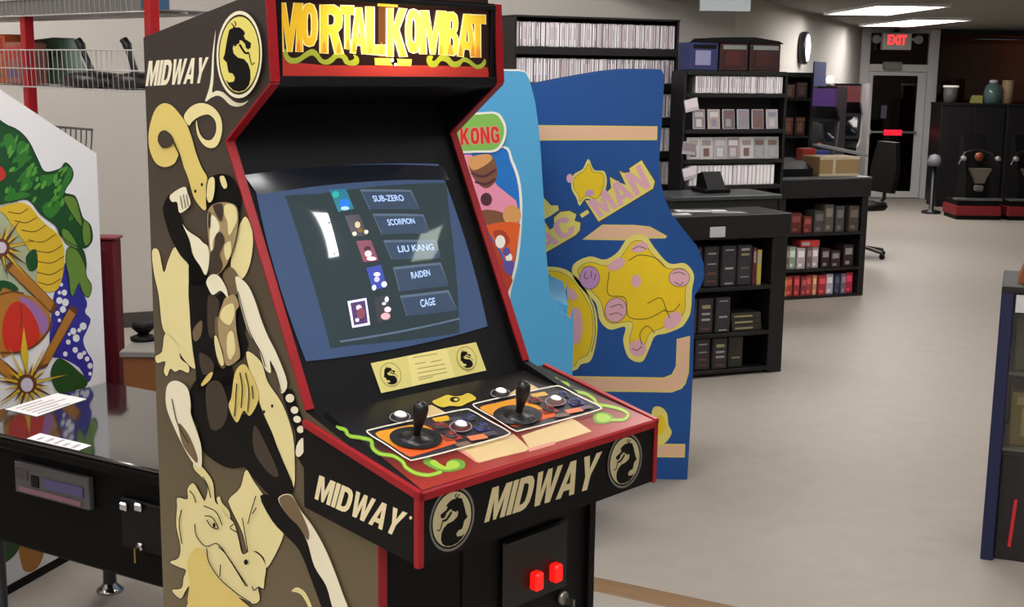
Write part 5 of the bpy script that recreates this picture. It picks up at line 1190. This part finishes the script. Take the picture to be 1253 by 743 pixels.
# second bookcase
B2 = Frame((2.05, 9.972), (.93, .37)); B2L = .80
b2 = bookcase(B2, B2L, .93, .5, (.515, .235, .02), 'low black bookcase of red and white boxes in the aisle before the exit', .055)
MB().box(-.01, B2L+.01, -.016, .51, .93, .945, mat('top_grey', (96,98,100), .5), .004).build('top_sheet', b2, 'grey top sheet')
bx = lambda px_, z: B2.pl((0, .02, z), (0, 1, 0)).px(px_, 300).x
def small(w, h, c, c2):
    return MB().box(0, w, 0, .14, 0, h, mat('bx_%d_%d_%d' % c, c, .45), .002).box(w*.15, w*.85, -.001, .002, h*.55, h*.85, mat('bx_%d_%d_%d' % c2, c2, .45)).box(w*.2, w*.6, -.001, .002, h*.1, h*.25, mat('bx_%d_%d_%d' % c2, (0,0,0))).mesh('game_box')
top_i = [(963,967,.16,(74,34,34)),(968,981,.155,(96,42,38)),(983,993,.125,(112,50,42)),(995,1007,.17,(66,64,62)),(1009,1020,.215,(86,82,72)),(1022,1032,.2,(70,70,72)),(1037,1049,.2,(72,62,58))]
mid_i = [(963,967,.17,(120,100,96)),(968,976,.17,(160,176,160)),(977,987,.165,(196,188,190)),(988,995,.17,(110,92,98)),(996,1004,.165,(186,172,176)),(1007,1017,.15,(48,30,34)),(1018,1029,.13,(56,34,38)),(1035,1047,.17,(50,38,36))]
low_i = [(963,966,.155,(196,110,62)),(967,974,.16,(188,72,62)),(975,982,.16,(170,62,66)),(983,990,.15,(150,60,66)),(991,997,.16,(178,70,62)),(998,1003,.158,(206,140,110)),(1004,1014,.155,(168,52,60)),(1015,1024,.16,(186,182,196)),(1025,1031,.155,(54,62,86)),(1032,1038,.16,(110,96,110)),(1039,1048,.165,(178,40,72))]
for z, its, nm, cn in ((.515, top_i, 'top', 'dim brown'), (.235, mid_i, 'middle', 'pale and dark'), (.02, low_i, 'bottom', 'mostly red')):
    for i, (a_, b_, h, c) in enumerate(its):
        x0, x1 = bx(a_, z), bx(b_, z)
        if nm == 'middle' and 5 <= i: extra = (150,146,146)
        else: extra = tuple(min(255, int(v*1.35+20)) for v in c)
        put(small(x1-x0, h, c, extra), 'game_box', B2.mw @ Matrix.Translation((x0, .02+.01*((i*5) % 3), z+.0008)), 'small boxed game on the aisle bookcase %s shelf, %s from its left end' % (nm, ORD[i]), 'game box', '%s boxes on the %s shelf of the aisle bookcase' % (cn, nm))
xa, xb = bx(980, .45), bx(1003, .45)
one(MB().box(0, xb-xa, 0, .13, 0, .05, mat('bx_coral', (196,62,60), .45), .002).box(.01, .08, -.001, .002, .012, .036, lab_w), 'game_box', Frame(B2.mw @ V((xa, .02, .4075)), (.93, .37)), 'red box lying on top of the pale boxes on the middle shelf', 'game box')
# things on the second bookcase
m_card_, m_tape = mat('cardboard', (150,122,84), .7, noise=.06), mat('tape_pale', (190,176,150), .5)
bp = B2.pl((0, .12, .95), (0, 1, 0)); P, Q = bp.px(1003, 205), bp.px(1051, 205)
f = Frame(B2.mw @ V((P.x, .12, .9455)), (.93, .37)); t = thing('cardboard_box', 'brown cardboard box on the aisle bookcase top', 'box', f); w_ = Q.x-P.x
MB().box(0, w_, 0, .25, 0, .15, m_card_, .004).build('body', t); MB().box(w_*.33, w_*.40, -.002, .252, .0, .152, m_tape).box(-.002, w_+.002, -.003, .0, .128, .151, m_tape).box(-.002, w_+.002, -.003, .0, .0, .018, m_tape).build('tape', t)
P = bp.px(968, 205); f = Frame(B2.mw @ V((P.x, .12, .9455)), (.93, .37)); t = thing('cash_register', 'black cash machine left of the brown cardboard box', 'machine', f)
MB().prism([(0, 0), (0, .06), (.12, .11), (.3, .13), (.3, 0)], -.14, .2, m_blk).build('body', t); MB().prism([(.18, .12), (.2, .2), (.22, .2), (.24, .12)], -.12, .03, m_blk).build('display', t)
P = bp.px(1032, 190); f = Frame(B2.mw @ V((P.x-.05, .42, .9455)), (.93, .37)); t = thing('game_keyboard', 'long grey keyboard propped behind the cardboard box', 'keyboard', f)
mb = MB().box(0, .52, 0, .06, 0, .02, mat('key_grey', (140,140,144), .5), .004); kb = mb.build('body', t); 
MB().box(.03, .49, -.001, .05, .02, .026, mat('key_light', (168,168,170), .5), .002).build('keys', t); t.location.z = 1.16; t.rotation_euler = (0, .18, B2.a)
P = bp.px(1012, 190); f = Frame(B2.mw @ V((P.x, .38, .9455)), (.93, .37)); t = thing('toy_package', 'red and blue package behind the brown cardboard box', 'package', f)
MB().box(-.05, .08, 0, .1, 0, .2, mat('pack_crimson', (150,40,32), .45), .01).build('carton', t); MB().box(.08, .22, .01, .1, 0, .18, mat('pack_cobalt', (44,62,130), .45), .01).build('sleeve', t)
# black swivel chair at the end of the bookcase
P = at_z(1078, 290, 0); f = Frame((3.36, 12.5), (.35, -.93))
t = thing('swivel_chair', 'black swivel chair at the end of the aisle bookcase', 'chair', f)
MB().lathe([(.0, .46), (.2, .46), (.22, .49), (.2, .53), (.0, .54)], (0, 0, 0), (0, 0, 1), m_blk, 20).build('seat', t)
mb = MB().extr([V((-.17, .17, .62)), V((.17, .17, .62)), V((.2, .19, .85)), V((.14, .21, 1.1)), V((-.14, .21, 1.1)), V((-.2, .19, .85))], (0, .05, 0), m_blk); mb.build('backrest', t)
MB().tube([(0, .1, .47), (0, .22, .55), (0, .23, .75)], .018, m_dark, 8).build('back_bar', t); MB().tube([(0, 0, .08), (0, 0, .46)], .025, mat('chair_steel', (96,90,84), .35, metal=.8), 10).build('post', t)
for i in range(5):
    a_ = 2*math.pi*i/5+.3; e_ = V((.24*math.cos(a_), .24*math.sin(a_), .06))
    lg = MB().tube([(0, 0, .1), e_], .016, mat('chair_steel', (0,0,0)), 8).build('leg', t); MB().lathe([(.0, -.015), (.026, -.012), (.026, .012), (.0, .015)], e_-V((0, 0, .034)), (math.sin(a_), -math.cos(a_), 0), m_blk, 12).build('caster', lg)

# cabinets against the far side wall
def far_cab(o, xd, Wd, h, m1, m_sign, lab, m_scr_=None, m_pan=None):
    f = Frame(o, xd); t = thing('arcade_cabinet', lab, 'arcade cabinet', f)
    pr = [(.1, 0), (.1, .8), (-.05, .86), (-.05, .93), (.16, 1.0), (.24, h-.35), (.06, h-.22), (.06, h), (.7, h), (.7, 0)]
    s_ = simple_cabinet(t, pr, Wd, m1, m_blk, range(0, 0), ((.08, h-.02), (.08, h-.2)), ((.2, 1.0), (.26, h-.33)), ((-.03, .92), (.18, .99)), ((.12, .03), (.12, .8)), m_mq=m_sign)
    return t
far_cab((3.47, 14.9), (.93, -.37), .42, 1.62, mat('far_side', (150,144,144), .45, noise=.15, nscale=6), mat('far_sign', (120,52,56), .4, emit=.12), 'far arcade cabinet with dull red sign left of the exit door')
far_cab((2.98, 13.6), (.93, -.37), .33, 1.60, mat('far_side2', (34,24,32), .45), mat('far_sign2', (52,24,84), .4, emit=.08), 'far dark arcade cabinet with purple sign beside the side shelf')
t = thing('globe_lamp', 'small bright white lamp on top of the far dark cabinet', 'lamp', Frame((3.27, 13.78, 1.6005), (1, 0)))
MB().lathe([(.0, 0), (.03, 0), (.03, .015), (.01, .02), (.01, .03), (.0, .03)], (0, 0, 0), (0, 0, 1), m_dark, 12).build('base', t); MB().lathe([(.0, .03), (.03, .036), (.042, .07), (.03, .104), (.0, .11)], (0, 0, 0), (0, 0, 1), mat('bulb_white', (255,255,255), .4, emit=2.0), 16).build('bulb', t)

# black cabinets with things along the front window, and two ride-on machines
BK = Frame((5.93, 17.35), (1, 0))
for i in range(3):
    f = Frame((5.60+.86*i, 17.35), (1, 0))
    t = thing('storage_cabinet', 'black cabinet along the dark front window, %s of three' % ordn[i], 'cabinet', f, 'black cabinets along the front window')
    MB().box(0, .85, 0, .45, .06, 1.34, m_dark, .006).build('body', t); MB().box(-.004, .854, -.012, .46, 1.34, 1.37, m_shelf, .004).build('top', t); MB().box(.02, .83, .03, .43, 0, .06, m_shelf).build('plinth', t)
    for k in (0, 1):
        dr = MB().box(.015+.415*k, .42+.415*k, -.012, 0, .09, 1.32, m_shelf, .004).build('door', t)
        MB().tube([(.40+.04*k, -.03, .7), (.40+.04*k, -.03, .82)], .006, m_alu, 6).box(.397+.04*k, .403+.04*k, -.03, -.012, .70, .71, m_alu).box(.397+.04*k, .403+.04*k, -.03, -.012, .81, .82, m_alu).build('handle', dr)
def on_bk(px_): return at_y(px_, 110, 17.5).x
x = on_bk(1165); t = thing('rimmed_drum', 'grey drum with a bright rim at the left end of the black window cabinets', 'lamp', Frame((x, 17.55, 1.37), (1, 0)))
MB().lathe([(.0, 0), (.08, 0), (.09, .1), (.09, .2), (.0, .2)], (0, 0, 0), (0, 0, 1), mat('drum_grey', (88,86,84), .5), 20).build('drum', t); MB().lathe([(.05, .2), (.1, .2), (.1, .225), (.05, .225)], (0, 0, 0), (0, 0, 1), mat('rim_bright', (220,215,205), .4, emit=.4), 20).build('rim', t)  # bright rim is emission put into the drum's material
x = on_bk(1197); one(MB().prism([(0, 0), (.1, 0), (.06, .07), (.02, .1)], -.07, .07, mat('sign_olive', (160,156,84), .5)), 'tent_card', Frame((x, 17.5, 1.37), (1, 0)), 'small yellow folded card on the black window cabinets', 'card')
x = on_bk(1217); t = thing('glass_jar', 'grey green glass jar beside the tan tube on the window cabinets', 'jar', Frame((x, 17.55, 1.37), (1, 0)))
MB().lathe([(.0, 0), (.12, 0), (.12, .14), (.1, .22), (.05, .27), (.0, .28)], (0, 0, 0), (0, 0, 1), mat('jar_teal', (86,112,110), .15), 20).build('body', t); MB().lathe([(.05, .265), (.055, .27), (.055, .3), (.0, .31)], (0, 0, 0), (0, 0, 1), m_alu, 16).build('lid', t)
x = on_bk(1235); one(MB().lathe([(.0, 0), (.075, 0), (.075, .30), (.068, .305), (.0, .305)], (0, 0, 0), (0, 0, 1), mat('tube_tan', (170,142,112), .6), 20), 'cardboard_tube', Frame((x, 17.55, 1.37), (1, 0)), 'tan cardboard tube standing on the black window cabinets', 'tube')
def ride(o, lab, group):
    f = Frame(o, (1, .0)); t = thing('ride_machine', lab, 'ride machine', f, group)
    mr = mat('base_red', (130,26,34), .4)
    MB().box(0, .56, 0, .5, .05, .17, mr, .01).box(.02, .54, .02, .48, .0, .05, m_blk).build('base', t)
    MB().box(.0, .56, .0, .14, .235, .26, mat('tread_steel', (120,122,124), .35, metal=.6), .004).box(.02, .54, .02, .46, .17, .235, m_blk, .004).build('tread', t)
    MB().prism([(.1, .26), (.45, .26), (.45, .95), (.35, 1.02), (.2, .7), (.12, .5)], .14, .42, m_blk).build('column', t)
    st2 = MB().extr([V((.16, .04, .62)), V((.42, .04, .62)), V((.36, .04, .5)), V((.34, .04, .44)), V((.24, .04, .44)), V((.22, .04, .5))], (0, .1, 0), mat('seat_olive', (96,90,78), .5)).build('seat', t)
    MB().box(.23, .34, .03, .12, .34, .42, mat('seat_grey', (92,88,86), .5), .02).build('step', t)
    MB().tube([(.04, .12, .66), (.12, .16, .80), (.28, .2, .84), (.44, .16, .80), (.52, .12, .66)], .018, m_dark, 8).build('handlebar', t)
    MB().lathe([(.0, 0), (.05, 0), (.055, .02), (.0, .03)], (.28, .14, .76), (0, -1, 0), mat('lamp_amber', (130,64,34), .4), 16).build('headlamp', t)
    for x in (.08, .5): MB().lathe([(.0, 0), (.03, 0), (.03, .06), (.0, .06)], (x, .12, .74), (0, -1, 0), mat('mirror_pale', (150,146,146), .3), 12).build('mirror', t)
    return t
pA, pB = at_z(1160, 266, 0), at_z(1233, 270, 0)
ride((pA.x, 15.85), 'ride-on machine with red base before the dark window, left of two', 'ride-on machines at the front window'); ride((pB.x, 15.85), 'ride-on machine with red base before the dark window, cut by the picture edge', 'ride-on machines at the front window')
t = thing('helmet_stand', 'pale rounded bag on a dark post beside the door frame', 'stand', Frame((5.30, 16.55), (1, 0)))
MB().lathe([(.0, 0), (.12, 0), (.12, .03), (.03, .05), (.03, .6), (.0, .6)], (0, 0, 0), (0, 0, 1), m_dark, 14).build('post', t); MB().lathe([(.0, .6), (.07, .6), (.09, .66), (.06, .73), (.0, .75)], (0, 0, 0), (0, 0, 1), mat('bag_pale', (120,118,126), .5), 14).build('bag', t)

# display case at the right edge
RC = Frame((1.73, 4.56), (.93, -.36))
rc = thing('display_case', 'dark blue edged glass display case of boxed games at the right edge', 'display case', RC)
m_nav, HC, CWd = mat('case_navy', (18,26,68), .4), 1.01, .9
MB().box(0, .045, -.01, .4, 0, HC, m_nav, .004).build('corner_post', rc); MB().box(CWd-.045, CWd, -.01, .4, 0, HC, m_nav, .004).build('corner_post', rc)
MB().box(.045, CWd-.045, .02, .4, .0, .40, mat('case_base', (30,26,28), .5), .004).build('base', rc)
MB().box(.045, CWd-.045, .38, .4, .40, HC, m_shelf).build('back_board', rc)
MB().box(.0, CWd, -.012, .41, HC-.02, HC+.004, m_shelf, .004).build('top_board', rc)
MB().box(.05, .12, -.014, -.009, HC-.085, HC-.022, mat('tag_white', (0,0,0)), .001).box(.045, CWd-.045, -.012, .02, HC-.09, HC-.02, m_shelf).build('header', rc, 'dark header with a white price label')
for z in (.42, .70): MB().box(.045, CWd-.045, .03, .38, z-.012, z, mat('shelf_pale', (150,146,130), .4), .002).build('shelf', rc)
MB().box(.045, CWd-.045, .004, .01, .40, HC-.09, m_case_glass).build('glass_front', rc)
q = RC.pl((0, .015, .3), (0, 1, 0)).px(1235, 640); MB().extr([V((q.x, .018, q.z-.09)), V((q.x+.012, .018, q.z-.09)), V((q.x+.022, .018, q.z+.09)), V((q.x+.010, .018, q.z+.09))], (0, -.004, 0), mat('sticker_red', (190,36,44), .4)).build('sticker', rc, 'red strip sticker')
for z, cs, nm in ((.7005, ((120,112,84),(150,132,80),(110,70,60)), 'upper'), (.4205, ((170,140,70),(140,72,52),(120,112,96)), 'lower')):
    for i, c in enumerate(cs):
        carton(RC, .06+.26*i, .29+.26*i, .06, .3, z, z+.2, mat('case_bx_%d_%d' % (c[0], c[1]), c, .5, noise=.2, nscale=20), mat('case_pr_%d' % c[0], tuple(min(255, v+50) for v in c), .5), 'game_box', 'boxed game on the blue edged display case %s shelf, %s' % (nm, ('leftmost', 'middle', 'rightmost')[i]), 'game box')['group'] = 'boxed games in the display case'
f = Frame(RC.mw @ V((.02, .1, HC+.004)), (.93, -.36)); t = thing('game_box', 'orange brown box standing on the blue edged display case', 'box', f)
MB().extr([V((.03, 0, 0)), V((.4, 0, 0)), V((.4, 0, .16)), V((.10, 0, .12)), V((.05, 0, .06))], (0, .2, 0), mat('bx_ochre', (140,78,40), .5, noise=.15)).build('carton', t); MB().extr([V((.06, -.002, .08)), V((.11, -.002, .128)), V((.4, -.002, .168)), V((.4, -.002, .158))], (0, .21, 0), mat('bx_lid', (150,150,156), .5)).build('lid', t)
f = Frame(RC.mw @ V((.10, .36, HC+.004)), (.93, -.36)); t = thing('game_box', 'violet box at the back of the blue edged display case top', 'box', f)
MB().box(.0, .3, 0, .12, 0, .30, mat('bx_violet', (96,92,150), .5, noise=.2, nscale=25), .006).build('carton', t); MB().box(.01, .29, -.002, 0, .1, .14, mat('bx_silver', (186,186,200), .5)).build('print', t)
# ================================================================== render look
w = bpy.data.worlds.new('night'); SC.world = w; w.use_nodes = True
w.node_tree.nodes['Background'].inputs[0].default_value = (.01, .012, .02, 1)
w.node_tree.nodes['Background'].inputs[1].default_value = 1.0
SC.view_settings.view_transform = 'Standard'
try: SC.view_settings.look = 'None'
except Exception: pass
SC.view_settings.gamma = 1.0
SC.view_settings.use_curve_mapping = False
SC.view_settings.exposure = 0.0
SC.cycles.max_bounces = 8
SC.cycles.sample_clamp_indirect = 6
